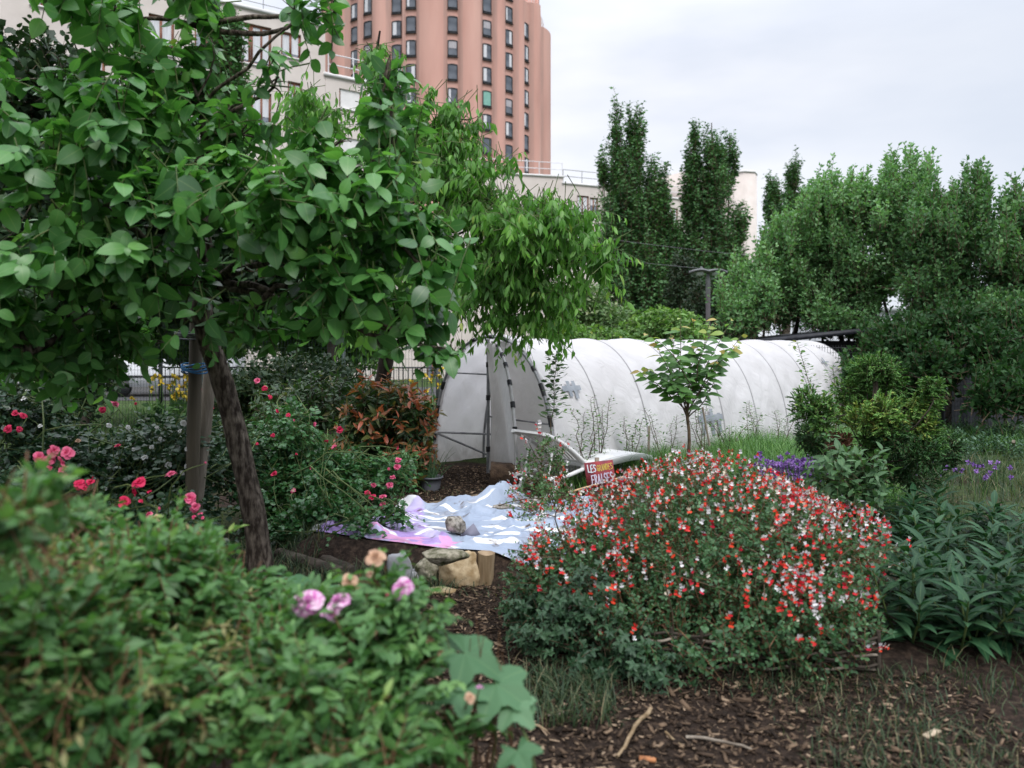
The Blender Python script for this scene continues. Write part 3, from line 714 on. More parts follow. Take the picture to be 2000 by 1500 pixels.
def street_lamp():
    root = thing('street_lamp', 'grey street lamp post with flat winged lamp heads in front of the columnar trees', 'street lamp', (*onground(1383, 674 + 1.75 * F / 24)[:2], 0))
    Y = 24.; x = (1383 - CX) / F * Y
    pm = surf('lamp_post_grey', (.085, .075, .08), (.13, .118, .125), 3, .6); hm = surf('lamp_head_grey', (.085, .088, .09), (.13, .133, .137), 4, .5)
    b = Buf(); b.tube([(x, Y, 0), (x, Y, 3.35)], [.075, .07], 12); b.build('post', pm, root)
    b = Buf(); b.tube([(x, Y, 3.3), (x, Y, 3.72)], [.072, .072], 12); b.tube([(x, Y, 3.68), (x, Y, 3.9)], [.05, .05], 10); b.build('collar', hm, root)
    for s in (-1, 1):
        h = Buf(); n = 9; an = np.linspace(0, 2 * np.pi, 16)
        t = np.linspace(0, 1, n)
        prof = np.stack([x + s * (t * .62 - .04), Y + 0 * t, 3.95 + .06 * np.sin(np.pi * t) - .02 * t], -1)
        wd = .24 * np.sin(np.pi * np.clip(t * .9 + .1, 0, 1)) ** .6 + .01
        G = np.stack([np.stack([prof[:, 0], Y + wd * math.cos(q), prof[:, 2] + .05 * math.sin(q)], -1) for q in an], 1); h.grid(G)
        hd = h.build('lamp_head', hm, root, smooth=True)
        l = Buf(); xx = x + s * .24; l.tube([(xx, Y, 3.97), (xx, Y, 3.86), (xx, Y, 3.83)], [.13, .12, .03], 12); l.build('lens', curtain_m, hd)
    k = Buf(); k.tube([(x - .2, Y, 3.97), (x - .2, Y, 4.05), (x - .2, Y, 4.12)], [.08, .07, .02], 10); k.build('cap', hm, root)
street_lamp()
def cable(label, pts, Y0, Y1):
    p0, p1 = P(*pts[0], Y0), P(*pts[1], Y1); t = np.linspace(0, 1, 24)[:, None]
    d = p1 - p0; q0, q1 = p0 - d * 1.5, p1 + d * 1.2
    L = q0 + (q1 - q0) * t; L[:, 2] -= .25 * np.sin(np.pi * t[:, 0])
    b = Buf(); b.tube(L, np.full(24, .008), 4); o = b.build('overhead_cable', surf('cable_grey', (.10, .10, .11), (.13, .13, .14), 2, .6)); tag(o, label, 'cable', 'overhead cables')
cable('upper of the two thin overhead cables crossing the columnar trees', [(1180, 453), (1417, 483)], 30, 29)
cable('lower of the two thin overhead cables crossing the columnar trees', [(1160, 490), (1427, 518)], 30, 29)
# ------------------------------------------------------------------ trees
def poplar(name, label, px, Y, leads, blobs, n, seed, group=None, size=.22):
    base = np.array([(px - CX) / F * Y, Y, 0]); root = thing(name, label, 'tree', base, group)
    w = Buf(); top = max(b[2] + b[5] for b in blobs)
    for k, (lx, ly, r) in enumerate(leads):
        e = P(lx, ly, Y); s = base + np.array([0, 0, 1.0 + .3 * k]); mid = np.array([e[0], e[1], 3.5])
        t = np.linspace(0, 1, 9)[:, None]
        pts = (1 - t) ** 2 * s + 2 * t * (1 - t) * mid + t ** 2 * e; w.tubes(pts[None], np.linspace(r, .03, 9), 6)
    w.tubes(np.array([[base, base + (0, 0, 2), base + (0, 0, 4)]]), [.34, .27, .2], 8)
    w.build('trunk', bark, root, smooth=True)
    c = Buf()
    grow(c, blobs, int(n * .55), 1.0, 9, size, T_SMALL, up=1.5, out=.55, noise=.25, shell=.3, along=.35, side=1, tw=.012, leaf_noise=.7, base=(.0, 1.0), zmin=.5)
    grow(c, clump(blobs, 9, .30, .56, seed, .9), int(n * .75), 1.15, 9, size, T_SMALL, up=1.5, out=.55, noise=.25, shell=.3, along=.35, side=1, tw=.012, leaf_noise=.7, base=(.0, 1.0), zmin=.5)
    c.build('crown', [leaf_poplar, twigm], root)
    return root
leaf_poplar = leafmat('columnar_tree_leaf', [(0, (.026, .068, .024)), (.5, (.060, .145, .044)), (1, (.125, .24, .075))], .5, .22)
poplar('columnar_tree', 'tallest columnar dark green tree with forked spire tops, left of the lamp post', 1235, 46,
       [(1205, 215, .16), (1250, 210, .16), (1290, 340, .12), (1180, 370, .08), (1230, 300, .14)],
       [B(1203, 318, 46, 17, 105, .8), B(1240, 292, 46, 20, 85, .8), B(1222, 380, 46, 38, 95, 1.4), B(1275, 400, 46, 24, 100, 1.2), B(1297, 390, 45.5, 10, 75, .6), B(1240, 480, 46, 62, 110, 2),
        B(1190, 480, 46, 30, 130, 1.4), B(1178, 330, 46, 9, 40, .5), B(1245, 570, 45.5, 80, 95, 2.2), B(1300, 500, 45.7, 25, 110, 1)], 3300, 1)
poplar('columnar_tree', 'second columnar dark green tree with ragged crown, directly behind the lamp post', 1385, 46.5,
       [(1355, 260, .13), (1390, 240, .15), (1425, 260, .11), (1375, 330, .1)],
       [B(1352, 312, 46, 14, 64, .7), B(1388, 322, 46, 26, 76, 1), B(1425, 320, 46, 13, 66, .6), B(1390, 400, 46, 46, 95, 1.5), B(1350, 420, 46, 17, 100, .9), B(1388, 510, 46, 60, 90, 2), B(1330, 500, 46, 18, 75, .8),
        B(1445, 440, 46, 17, 50, .8), B(1390, 590, 46, 75, 80, 2.2), B(1432, 520, 46, 30, 60, 1)], 2900, 2)
poplar('columnar_tree', 'small columnar tree partly hidden behind the big shrubs, right of the stair tower', 1535, 50,
       [(1510, 350, .1), (1550, 320, .12)],
       [B(1508, 390, 50, 14, 55, .8), B(1550, 370, 50, 14, 62, .8), B(1530, 440, 50, 42, 70, 1.5), B(1575, 400, 50, 10, 40, .6), B(1530, 540, 50, 50, 100, 1.6)], 1300, 3)
poplar('columnar_tree', 'dark columnar tree against the beige block in the upper left, behind the leading shoot', 440, 30,
       [(430, 60, .1), (455, 45, .1)], [B(430, 80, 30, 17, 60, .6), B(458, 85, 30, 16, 50, .6), B(440, 180, 30, 32, 90, .8), B(440, 350, 30, 40, 130, 1)], 1100, 4, size=.2)
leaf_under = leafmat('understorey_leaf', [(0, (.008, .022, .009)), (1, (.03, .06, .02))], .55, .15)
def small_dark(label, px, py, Y, rx, ry, n):
    base = np.array([(px - CX) / F * Y, Y, 0]); root = thing('young_tree', label, 'tree', base)
    w = Buf(); bl = [B(px, py, Y, rx, ry, .9), B(px - rx * .3, py + ry * .7, Y, rx * .9, ry * .6, .9), B(px + rx * .2, py + ry * 1.2, Y, rx * 1.1, ry * .7, 1)]
    limb(w, base, P(px, py - ry * .7, Y), .1, .02, 8, .03, 3); w.build('trunk', bark_dark, root)
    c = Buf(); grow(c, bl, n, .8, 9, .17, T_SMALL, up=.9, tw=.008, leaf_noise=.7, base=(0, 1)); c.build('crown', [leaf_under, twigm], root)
small_dark('dark young tree in the gap between the two columnar trees', 1335, 545, 40, 28, 45, 700)
small_dark('dark young tree low beside the lamp post under the columnar trees', 1400, 590, 36, 60, 45, 900)

# big willowy shrubs on the right
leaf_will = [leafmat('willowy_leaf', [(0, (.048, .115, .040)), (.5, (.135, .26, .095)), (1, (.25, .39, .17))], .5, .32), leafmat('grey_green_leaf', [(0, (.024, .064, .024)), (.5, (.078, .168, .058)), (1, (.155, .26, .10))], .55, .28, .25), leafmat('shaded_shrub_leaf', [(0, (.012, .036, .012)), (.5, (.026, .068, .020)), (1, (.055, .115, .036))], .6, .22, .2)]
def big_shrub(label, px, Y, blobs, n, mi, size=.10, stems=6, tpl=None, wisps=(), spires=()):
    base = np.array([(px - CX) / F * Y, Y, 0]); root = thing('large_shrub', label, 'shrub', base, 'large shrubs along the right-hand fence')
    w = Buf(); r = np.random.default_rng(int(px))
    for k in range(stems):
        b = blobs[k % len(blobs)]; e = np.array(b[:3]) + r.normal(size=3) * .3 * np.array(b[3:])
        limb(w, base + np.append(r.normal(size=2) * .25, 0), e, .06, .018, 9, .07, k + int(px), 6)
    for b in blobs:
        for k in range(8):
            e = np.array(b[:3]) + nrm(r.normal(size=3)) * np.array(b[3:]) * .8; limb(w, np.array(b[:3]) - (0, 0, b[5] * .5), e, .018, .005, 5, .1, k, 4)
    w.build('stems', bark_dark, root)
    c = Buf()
    grow(c, clump(blobs, 9, .26, .46, int(px), .85), int(n * .80), .80, 14, size, tpl or T_SMALL, up=.9, out=.7, noise=.4, shell=.2, along=.75, side=.8, tw=.006, leaf_noise=.75, base=(.0, 1.0), t0=.08)
    for (sx, sy, sr) in spires:
        sb = []
        for q in range(4): hx, hy = sx + r.normal() * 14, sy + abs(r.normal()) * 30; sb += [B(hx, hy + 14, Y - .3 + r.normal() * .5, sr * .35, 20, .2), B(hx + r.normal() * 4, hy + 46, Y - .3 + r.normal() * .5, sr * .9, 26, .4)]
        grow(c, sb, int(44 + sr * 1.5), .50, 11, size * 1.05, T_SMALL, up=1.9, out=.5, noise=.3, shell=.1, along=.75, side=.8, tw=.007, leaf_noise=.7, base=(.15, 1.0), t0=.05)
    if wisps: grow(c, wisps, int(n * .20), 1.3, 18, size, tpl or T_SMALL, up=2.2, out=.4, noise=.25, shell=.1, along=.75, side=.8, tw=.008, leaf_noise=.7, base=(.1, 1.0), t0=.05)
    c.build('crown', [leaf_will[mi], twigm], root)
big_shrub('light green willowy shrub with feathery edge beside the lamp post, behind the tunnel', 1520, 19.5,
          [B(1500, 570, 19.5, 90, 95, 1.6), B(1570, 475, 19.5, 65, 85, 1.3), B(1455, 590, 19, 50, 60, 1.2), B(1440, 610, 18.5, 40, 45, .9), B(1600, 560, 19, 90, 100, 1.5)], 3400, 0, spires=[(1440, 515, 14), (1470, 470, 15), (1500, 430, 16), (1530, 400, 14), (1560, 370, 14), (1590, 345, 13), (1545, 440, 18), (1610, 325, 12), (1500, 500, 18)])
big_shrub('tallest willowy shrub with loose upright shoots against the sky', 1690, 19,
          [B(1680, 520, 19, 110, 110, 1.7), B(1640, 430, 19.3, 50, 65, 1.1), B(1735, 420, 19, 75, 85, 1.2), B(1660, 610, 18.4, 100, 55, 1.4)], 3400, 0, spires=[(1625, 315, 12), (1650, 330, 13), (1680, 345, 13), (1708, 325, 13), (1735, 305, 12), (1755, 290, 11), (1782, 285, 11), (1805, 290, 11), (1690, 400, 20), (1740, 390, 20), (1640, 400, 20), (1720, 350, 14), (1665, 380, 16)])
big_shrub('darker grey-green shrub with a rounded crown, right of the tallest shrub', 1840, 17.5,
          [B(1830, 510, 17.5, 80, 105, 1.5), B(1860, 425, 17.8, 60, 60, 1.1), B(1790, 450, 17.8, 45, 70, 1.), B(1840, 590, 17, 110, 60, 1.3)], 3300, 1, spires=[(1820, 345, 13), (1845, 350, 13), (1870, 345, 12), (1895, 320, 11), (1918, 315, 11), (1855, 420, 20), (1800, 400, 18), (1900, 410, 16), (1930, 380, 12)])
big_shrub('dark grey-green shrub cut off by the right edge of the view', 1990, 16.5,
          [B(1985, 550, 16.5, 75, 100, 1.4), B(1995, 480, 16.5, 40, 50, .9), B(2080, 470, 16.5, 90, 140, 1.5), B(1960, 620, 16, 110, 60, 1.3)], 3300, 1, spires=[(1972, 375, 11), (1990, 350, 11), (2010, 360, 12), (1950, 440, 14), (1985, 430, 18)])
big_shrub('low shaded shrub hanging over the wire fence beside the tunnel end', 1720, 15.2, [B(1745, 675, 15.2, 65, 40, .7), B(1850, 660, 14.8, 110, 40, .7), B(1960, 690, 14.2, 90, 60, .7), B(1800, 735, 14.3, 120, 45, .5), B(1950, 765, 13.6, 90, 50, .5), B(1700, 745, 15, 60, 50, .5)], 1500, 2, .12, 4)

# shrubs behind the tunnel
leaf_lime = leafmat('lime_leaf', [(0, (.045, .10, .02)), (.5, (.095, .19, .035)), (.88, (.19, .28, .06)), (1, (.30, .26, .07))], .5, .3)
def back_shrub(label, px, Y, blobs, n, mat, size=.1, tip=.15, droop=.5, group='shrubs behind the polytunnel'):
    base = np.array([(px - CX) / F * Y, Y, 0]); root = thing('garden_shrub', label, 'shrub', base, group)
    w = Buf(); r = np.random.default_rng(int(px))
    for b in blobs:
        for k in range(4): limb(w, base + np.append(r.normal(size=2) * .1, 0), np.array(b[:3]) + r.normal(size=3) * .3 * np.array(b[3:]), .03, .008, 7, .1, k, 5)
    w.build('stems', bark_dark, root)
    c = Buf(); grow(c, blobs, n, .8, 10, size, T_SMALL, up=.6, noise=.5, droop=droop, tw=.005, leaf_noise=.6, base=(0, .85), tip=tip); c.build('crown', [mat, twig_green], root)
    return root
back_shrub('arching lime green shrub behind the tunnel roof, left of the young tree', 1290, 17, [B(1290, 640, 17, 70, 50, .9), B(1245, 665, 17, 60, 30, .9), B(1330, 640, 16.5, 40, 40, .8)], 900, leaf_lime)
back_shrub('lime green shrub behind the front of the tunnel roof', 1150, 16.5, [B(1150, 660, 16.5, 80, 30, .9), B(1090, 650, 16, 50, 35, .8)], 700, leaf_lime)
back_shrub('pale blossoming bush under the drooping cherry, behind the tunnel', 1135, 20, [B(1130, 600, 20, 50, 45, 1.), B(1180, 640, 20, 60, 35, 1)], 800, leafmat('pale_bush_leaf', [(0, (.05, .10, .03)), (.6, (.12, .19, .06)), (.85, (.40, .40, .27)), (1, (.5, .48, .38))], .6, .25), .12, .0, .1)
back_shrub('bright green shrub on the verge behind the fence, left of the tunnel', 620, 18, [B(600, 640, 18, 90, 60, 1), B(700, 670, 18, 60, 40, .9)], 900, leaf_lime, .13, 0, .1, 'shrubs beyond the mesh fence')
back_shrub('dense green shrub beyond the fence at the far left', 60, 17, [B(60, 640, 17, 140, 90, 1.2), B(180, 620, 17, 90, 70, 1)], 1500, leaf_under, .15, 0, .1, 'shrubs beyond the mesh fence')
back_shrub('dark leafy shrub at the left edge between the white-bloomed roses and the fence', 70, 11.5, [B(60, 760, 11.5, 120, 60, .7), B(150, 745, 11.8, 55, 45, .5), B(-40, 720, 11, 80, 80, .6)], 900, leaf_under, .1, 0, .1, 'dark shrubs in front of the fence')
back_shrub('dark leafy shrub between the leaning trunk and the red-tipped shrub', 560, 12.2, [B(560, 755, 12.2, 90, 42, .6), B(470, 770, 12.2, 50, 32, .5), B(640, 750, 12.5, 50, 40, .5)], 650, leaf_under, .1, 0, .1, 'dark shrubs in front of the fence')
back_shrub('leafy shrub beyond the fence behind the blue twine', 420, 19, [B(400, 640, 19, 130, 55, 1.2), B(300, 650, 19, 80, 45, 1.)], 1000, leaf_lime, .15, 0, .1, 'shrubs beyond the mesh fence')

# cherry with drooping leaves
def cherry():
    Y = 9.6; base = np.array([(748 - CX) / F * 11.2, 11.2, 0]); root = thing('cherry_tree', 'cherry tree with narrow drooping leaves reaching over the tunnel front', 'tree', base)
    bl = [B(1000, 450, 8.9, 130, 95, 1.2), B(1090, 470, 8.7, 85, 75, .8), B(1155, 490, 8.4, 50, 55, .5), B(860, 520, 9, 110, 80, 1), B(980, 530, 8.8, 130, 75, 1.), B(1070, 550, 8.7, 80, 45, .6), B(1000, 610, 8.9, 85, 22, .45), B(1100, 600, 8.7, 25, 22, .4), B(1120, 420, 8.6, 60, 45, .5), B(880, 300, 9.0, 65, 75, .7), B(950, 375, 8.9, 85, 45, .7), B(1040, 400, 8.7, 80, 42, .6), B(850, 220, 9.2, 45, 40, .4), B(780, 290, 9.6, 70, 110, 1), B(742, 120, 9.6, 24, 85, .35), B(740, 210, 9.6, 45, 60, .5),
          B(620, 225, 9.8, 70, 38, .7), B(905, 225, 9., 45, 26, .4), B(900, 260, 9, 25, 30, .3), B(965, 312, 9, 55, 22, .4), B(700, 570, 9.8, 120, 70, 1), B(860, 400, 9.2, 110, 80, 1.1), B(700, 420, 10, 110, 110, 1)]
    w = Buf(); fork = limb(w, base, P(742, 60, 9.6), .13, .012, 16, .02, 4, 8); f = fork[4:10]
    skeleton(w, f, bl, .016, 6); w.build('trunk', bark_dark, root, smooth=True)
    c = Buf()
    m = leafmat('cherry_leaf', [(0, (.042, .12, .022)), (.5, (.105, .24, .042)), (.85, (.19, .35, .07)), (1, (.36, .36, .10))], .42, .40, rib=.35)
    grow(c, clump(bl, 9, .26, .5, 3, .95, .8), 1950, .6, 11, .12, T_NARROW, up=.1, noise=.35, droop=.4, along=.45, side=.5, hang=.85, leaf_up=.25, leaf_out=.7, leaf_noise=.45, tw=.004, base=(.05, .8), tip=.18, shell=.5)
    c.build('crown', [m, twig_green], root)
cherry()
# other trunks beyond the fence
def back_trunk(label, px, Y, top, r, blobs, n):
    base = np.array([(px - CX) / F * Y, Y, 0]); root = thing('tree', label, 'tree', base)
    w = Buf(); fk = limb(w, base, P(px + 10, top, Y), r, r * .6, 9, .03, int(px), 8); skeleton(w, fk[-3:], blobs, .06, 5); w.build('trunk', bark_dark, root, smooth=True)
    c = Buf(); grow(c, blobs, n, .9, 10, .2, T_ROUND, up=.4, tw=.008, base=(0, 1), leaf_noise=.6); c.build('crown', [leaf_under, twigm], root)
back_trunk('dark-trunked tree behind the mesh fence, nearest the mesh fence post', 640, 15.8, 600, .13, [B(600, 520, 16, 150, 100, 1.6), B(480, 560, 16, 130, 80, 1.4)], 1100)
back_trunk('tree behind the mesh fence at the left, above the white van', 165, 15.6, 560, .1, [B(150, 480, 16, 170, 120, 1.6), B(330, 540, 16, 120, 80, 1.4), B(60, 250, 16, 150, 170, 1.6), B(250, 330, 16, 130, 160, 1.5), B(380, 420, 16, 90, 110, 1.4)], 2600)

# persimmon in front
def persimmon():
    base = onground(512, 1130); root = thing('persimmon_tree', 'broad-leaved fruit tree with a leaning trunk tied to wooden stakes', 'tree', base)
    w = Buf()
    tr = np.array([base + (0, 0, -.05), P(500, 1020, 6.0), P(478, 920, 5.98), P(450, 800, 5.95), P(425, 715, 5.9), P(400, 650, 5.8), P(392, 590, 5.7), P(410, 555, 5.65)])
    t = np.linspace(0, 1, 30); k = np.linspace(0, 1, len(tr)); pts = np.stack([np.interp(t, k, tr[:, i]) for i in range(3)], 1)
    for _ in range(2): pts[1:-1] = (pts[:-2] + pts[1:-1] * 2 + pts[2:]) / 4
    rad = np.interp(t, [0, .06, .25, .7, 1], [.115, .092, .083, .075, .06]) * (1 + .04 * np.sin(t * 40))
    w.tubes(pts[None], rad, 12)
    fork = pts[-1]
    stems = []
    for e, r in (((395, 470), .045), ((410, 250), .03), ((560, 470), .03), ((720, 390), .03), ((560, 560), .03), ((250, 570), .04), ((200, 400), .03), ((60, 690), .035), ((640, 600), .025), ((330, 620), .04)):
        Ye = {395: 5.3, 410: 5.3, 560: 5.0, 720: 5.0, 250: 5.3, 200: 4.9, 60: 4.8, 640: 5.0, 330: 5.8}[e[0]]
        s = pts[-1] if e[0] != 330 else pts[22]
        stems.append(limb(w, s, P(*e, Ye), r, r * .5, 8, .06, e[0], 7))
    lead = limb(w, stems[0][-1], P(420, -160, 5.4), .028, .012, 10, .03, 9, 7)
    far = limb(w, P(60, 690, 4.8), P(-140, 640, 4.6), .025, .012, 6, .06, 3, 6)
    bl = [B(430, 390, 4.9, 150, 90, .8), B(250, 270, 4.8, 150, 110, .8), B(90, 330, 4.7, 130, 130, .8), B(110, 500, 4.8, 130, 80, .8), B(150, 620, 5.0, 150, 60, .8), B(310, 530, 5.1, 140, 70, .8), B(560, 400, 4.7, 120, 95, .7),
          B(700, 420, 4.8, 95, 100, .6), B(800, 440, 4.9, 90, 60, .5), B(845, 520, 4.9, 70, 55, .4), B(600, 545, 4.7, 130, 70, .7), B(720, 570, 4.9, 110, 60, .6), B(805, 610, 4.9, 55, 40, .35), B(480, 625, 5.1, 130, 45, .6), B(300, 110, 5.2, 95, 90, .8),
          B(130, 150, 5.0, 120, 80, .7), B(385, 150, 5.2, 50, 130, .4), B(470, 250, 5.1, 80, 40, .5), B(770, 260, 5.1, 60, 75, .4), B(757, 150, 5.1, 22, 60, .2), B(640, 280, 5.0, 60, 50, .4), B(680, 330, 4.9, 110, 60, .5), B(220, 20, 5.2, 110, 60, .7), B(380, 0, 5.3, 50, 60, .5),
          B(535, 155, 5.0, 40, 50, .25), B(590, 20, 5.0, 45, 28, .3), B(655, 25, 5.0, 45, 25, .25), B(870, 690, 4.9, 28, 35, .2), B(800, 655, 4.8, 40, 28, .25), B(-50, 420, 4.6, 80, 250, .8), B(230, 655, 5.4, 120, 36, .6), B(60, 690, 5.2, 110, 40, .6)]
    limb(w, lead[4], P(600, 20, 5.0), .014, .006, 8, .08, 3, 5); limb(w, lead[3], P(545, 150, 5.0), .014, .006, 8, .08, 5, 5); limb(w, P(720, 390, 5), P(760, 120, 5.1), .02, .006, 8, .05, 7, 5); limb(w, P(640, 600, 5), P(870, 680, 4.9), .018, .006, 8, .05, 8, 5)
    forks = np.concatenate([s[3:] for s in stems] + [lead])
    skeleton(w, forks, bl, .022, 5, lift=.3)
    w.build('trunk', bark, root, smooth=True)
    c = Buf()
    m = leafmat('persimmon_leaf', [(0, (.030, .088, .024)), (.4, (.064, .175, .040)), (.8, (.12, .27, .065)), (.97, (.20, .36, .085)), (1, (.34, .30, .08))], .38, .33, .55, rib=.22)
    grow(c, clump(bl, 8, .40, .64, 8, .9, .42), 880, .36, 9, .116, T_BIG, up=.30, noise=.35, along=.45, side=1, droop=.25, hang=.45, leaf_up=.85, leaf_out=1.0, leaf_noise=.35, tw=.005, base=(.0, .8), tip=.2, shell=.45, svar=.42)
    c.build('crown', [m, twig_green], root, smooth=True)
persimmon()

def stake(label, pts, r, mat):
    b = Buf(); p = np.array(pts); t = np.linspace(0, 1, 8)[:, None]; b.tube(p[0] + (p[1] - p[0]) * t, r * (1 + .05 * np.sin(np.arange(8) * 2.1)), 10)
    tag(b.build('tree_stake', mat, smooth=False), label, 'stake', 'stakes holding the persimmon tree')
stake('dark upright wooden stake tied to the leaning tree', [onground(370, 1120), P(386, 560, 6.15)], .05, surf('dark_stake', (.05, .042, .03), (.11, .092, .065), 7, .9, .5, stretch=(1, 1, .1)))
stake('pale weathered leaning stake between the dark stake and the trunk', [onground(372, 1095), P(420, 640, 6.35)], .052, old_wood)
def tie(name, label, c, r, mat, tubes=3, th=.007):
    b = Buf(); an = np.linspace(0, 2 * np.pi, 25); c = np.array(c)
    for k in range(tubes):
        b.tubes(np.stack([c[0] + r * 1.5 * np.cos(an), c[1] + r * np.sin(an), c[2] + .018 * (k - 1) + .012 * np.sin(an * 2 + k)], 1)[None], np.full(25, th), 5)
    tag(b.build(name, mat), label, 'tie')
tie('rubber_tie', 'grey tie looped round the dark stake and trunk near the fork', P(398, 655, 5.98), .14, surf('grey_rubber', (.08, .08, .085), (.13, .13, .135), 5, .6))
tie('twine', 'bright blue twine wound round the dark stake', P(380, 722, 6.12), .066, surf('blue_twine', (.02, .10, .25), (.05, .19, .38), 30, .7), 4, .006)

# ------------------------------------------------------------------ roses
def bloom_tpl(open_=1.0, rings=((5, 22), (6, 48), (7, 74)), seed=0, flat=False):
    r = np.random.default_rng(seed); V, Fc, A = [], [], []
    for ri, (n, ang) in enumerate(rings):
        for k in range(n):
            th = 2 * math.pi * (k + .5 * (ri % 2)) / n + r.normal() * .28; a0 = math.radians(min(100, ang * open_ + r.normal() * 11)); R_ = (.55 + .225 * ri) * (1 + r.normal() * .13)
            o = len(V)
            for i in range(4):
                u = i / 3; a = a0 * (.55 + .6 * u) + (.25 * u if ri == len(rings) - 1 else 0)
                rho, z = R_ * u * math.sin(a), R_ * u * math.cos(a) * .8
                wv = R_ * .78 * math.sin(math.pi * (.12 + .62 * u)) * (1.0 if not flat else 1.15)
                for v in (-1, -.35, .35, 1):
                    q = wv * v * .6
                    V.append((rho * math.cos(th) - q * math.sin(th) - .12 * abs(v) * R_ * math.cos(th) * (0 if flat else 1), rho * math.sin(th) + q * math.cos(th) - .12 * abs(v) * R_ * math.sin(th) * (0 if flat else 1), z + .10 * v * v * R_ + .03 * r.normal()))
                    A.append(u)
            for i in range(3):
                for j in range(3): q = o + i * 4 + j; Fc.append([q, q + 1, q + 5, q + 4])
    return Tpl(V, Fc, aux=A)
def petal_mat(name, c0, c1, c2): return rampmat(name, [(0, c0), (.45, c1), (1, c2)], .55, .25, 'aux', .2)
pm_red = petal_mat('crimson_petal', (.42, .01, .05), (.52, .012, .065), (.60, .035, .11))
pm_pink = petal_mat('pink_petal', (.50, .02, .09), (.60, .05, .15), (.66, .16, .27))
def striped():
    m = petal_mat('magenta_striped_petal', (.40, .03, .27), (.48, .06, .34), (.60, .26, .50)); nt = m.node_tree; L = nt.links.new
    tc = nt.nodes.new('ShaderNodeTexCoord'); n = nt.nodes.new('ShaderNodeTexNoise'); n.inputs['Scale'].default_value = 3.2; n.inputs['Detail'].default_value = 4; L(tc.outputs['Object'], n.inputs['Vector'])
    r = ramp(nt, [(.48, (0, 0, 0)), (.56, (1, 1, 1))]); L(n.outputs['Fac'], r.inputs[0]); x = nt.nodes.new('ShaderNodeMix'); x.data_type = 'RGBA'; x.inputs['B'].default_value = (.72, .52, .64, 1)
    b = nt.nodes['Principled BSDF']; src = b.inputs['Base Color'].links[0].from_socket; L(r.outputs[0], x.inputs['Factor']); L(src, x.inputs['A']); L(x.outputs['Result'], b.inputs['Base Color']); return m
pm_mag = striped()
pm_tan = petal_mat('faded_petal', (.42, .20, .10), (.50, .30, .18), (.52, .34, .24))
pm_white = petal_mat('white_petal', (.55, .52, .35), (.62, .62, .58), (.66, .66, .66))
pm_eye = petal_mat('white_eyed_petal', (.70, .62, .35), (.62, .22, .32), (.56, .02, .09))
def proto(t, mats, name):
    b = Buf(); b.raw(t.V, t.loops, t.counts, t.fm, np.full(len(t.V), .5), t.aux); o = b.build(name, mats, smooth=True); return o
PROTO = [proto(bloom_tpl(1, seed=1), [pm_red], 'rose_bloom'), proto(bloom_tpl(1.05, seed=2), [pm_pink], 'rose_bloom'), proto(bloom_tpl(1.15, ((6, 20), (7, 45), (8, 68), (9, 84)), 3), [pm_mag], 'rose_bloom'),
         proto(bloom_tpl(.9, ((6, 20), (7, 45), (7, 75)), 4), [pm_tan], 'faded_bloom'), proto(bloom_tpl(1.1, ((5, 40), (5, 75)), 5), [pm_white], 'rose_bloom'), proto(bloom_tpl(1.1, ((5, 78),), 6, True), [pm_eye], 'rose_bloom'),
         proto(bloom_tpl(.35, ((4, 25), (4, 45)), 7), [pm_pink], 'rose_bud')]
VAR = {0: [0], 1: [1]}
for kd, mt_ in ((0, pm_red), (1, pm_pink)):
    for q, (op, rg) in enumerate(((.7, ((4, 20), (5, 45), (5, 62))), (1.15, ((5, 30), (6, 62), (6, 88))), (.95, ((4, 15), (5, 50))), (1.2, ((5, 72),)))): VAR[kd].append(len(PROTO)); PROTO.append(proto(bloom_tpl(op, rg, 20 + q + kd * 7), [mt_], 'rose_bloom'))
def bloom(root, px, py, Y, r, kind, out=None):
    p = P(px, py, Y); d = nrm(np.array([0, 0, CZ]) - p); d = nrm(d * .75 + np.array([0, 0, .55]) + rng.normal(size=3) * .42); pk = random.choice(VAR[kind]) if kind in VAR else kind
    M = Matrix.Translation(p) @ Vector(d).to_track_quat('Z', 'Y').to_matrix().to_4x4() @ Matrix.Rotation(random.uniform(0, 6), 4, 'Z') @ Matrix.Diagonal((*(r / F * Y / 1.05 * np.array([random.uniform(.85, 1.12), random.uniform(.85, 1.12), random.uniform(.8, 1.15)])), 1.0))
    return place(PROTO[pk], 'faded_bloom' if kind == 3 else 'rose_bud' if kind == 6 else 'rose_bloom', M, root)
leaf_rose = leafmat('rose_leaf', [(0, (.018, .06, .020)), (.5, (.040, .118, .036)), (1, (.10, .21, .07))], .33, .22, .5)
leaf_rose_dark = leafmat('dark_rose_leaf', [(0, (.010, .028, .013)), (.5, (.020, .052, .022)), (1, (.05, .10, .042))], .38, .15, .45)
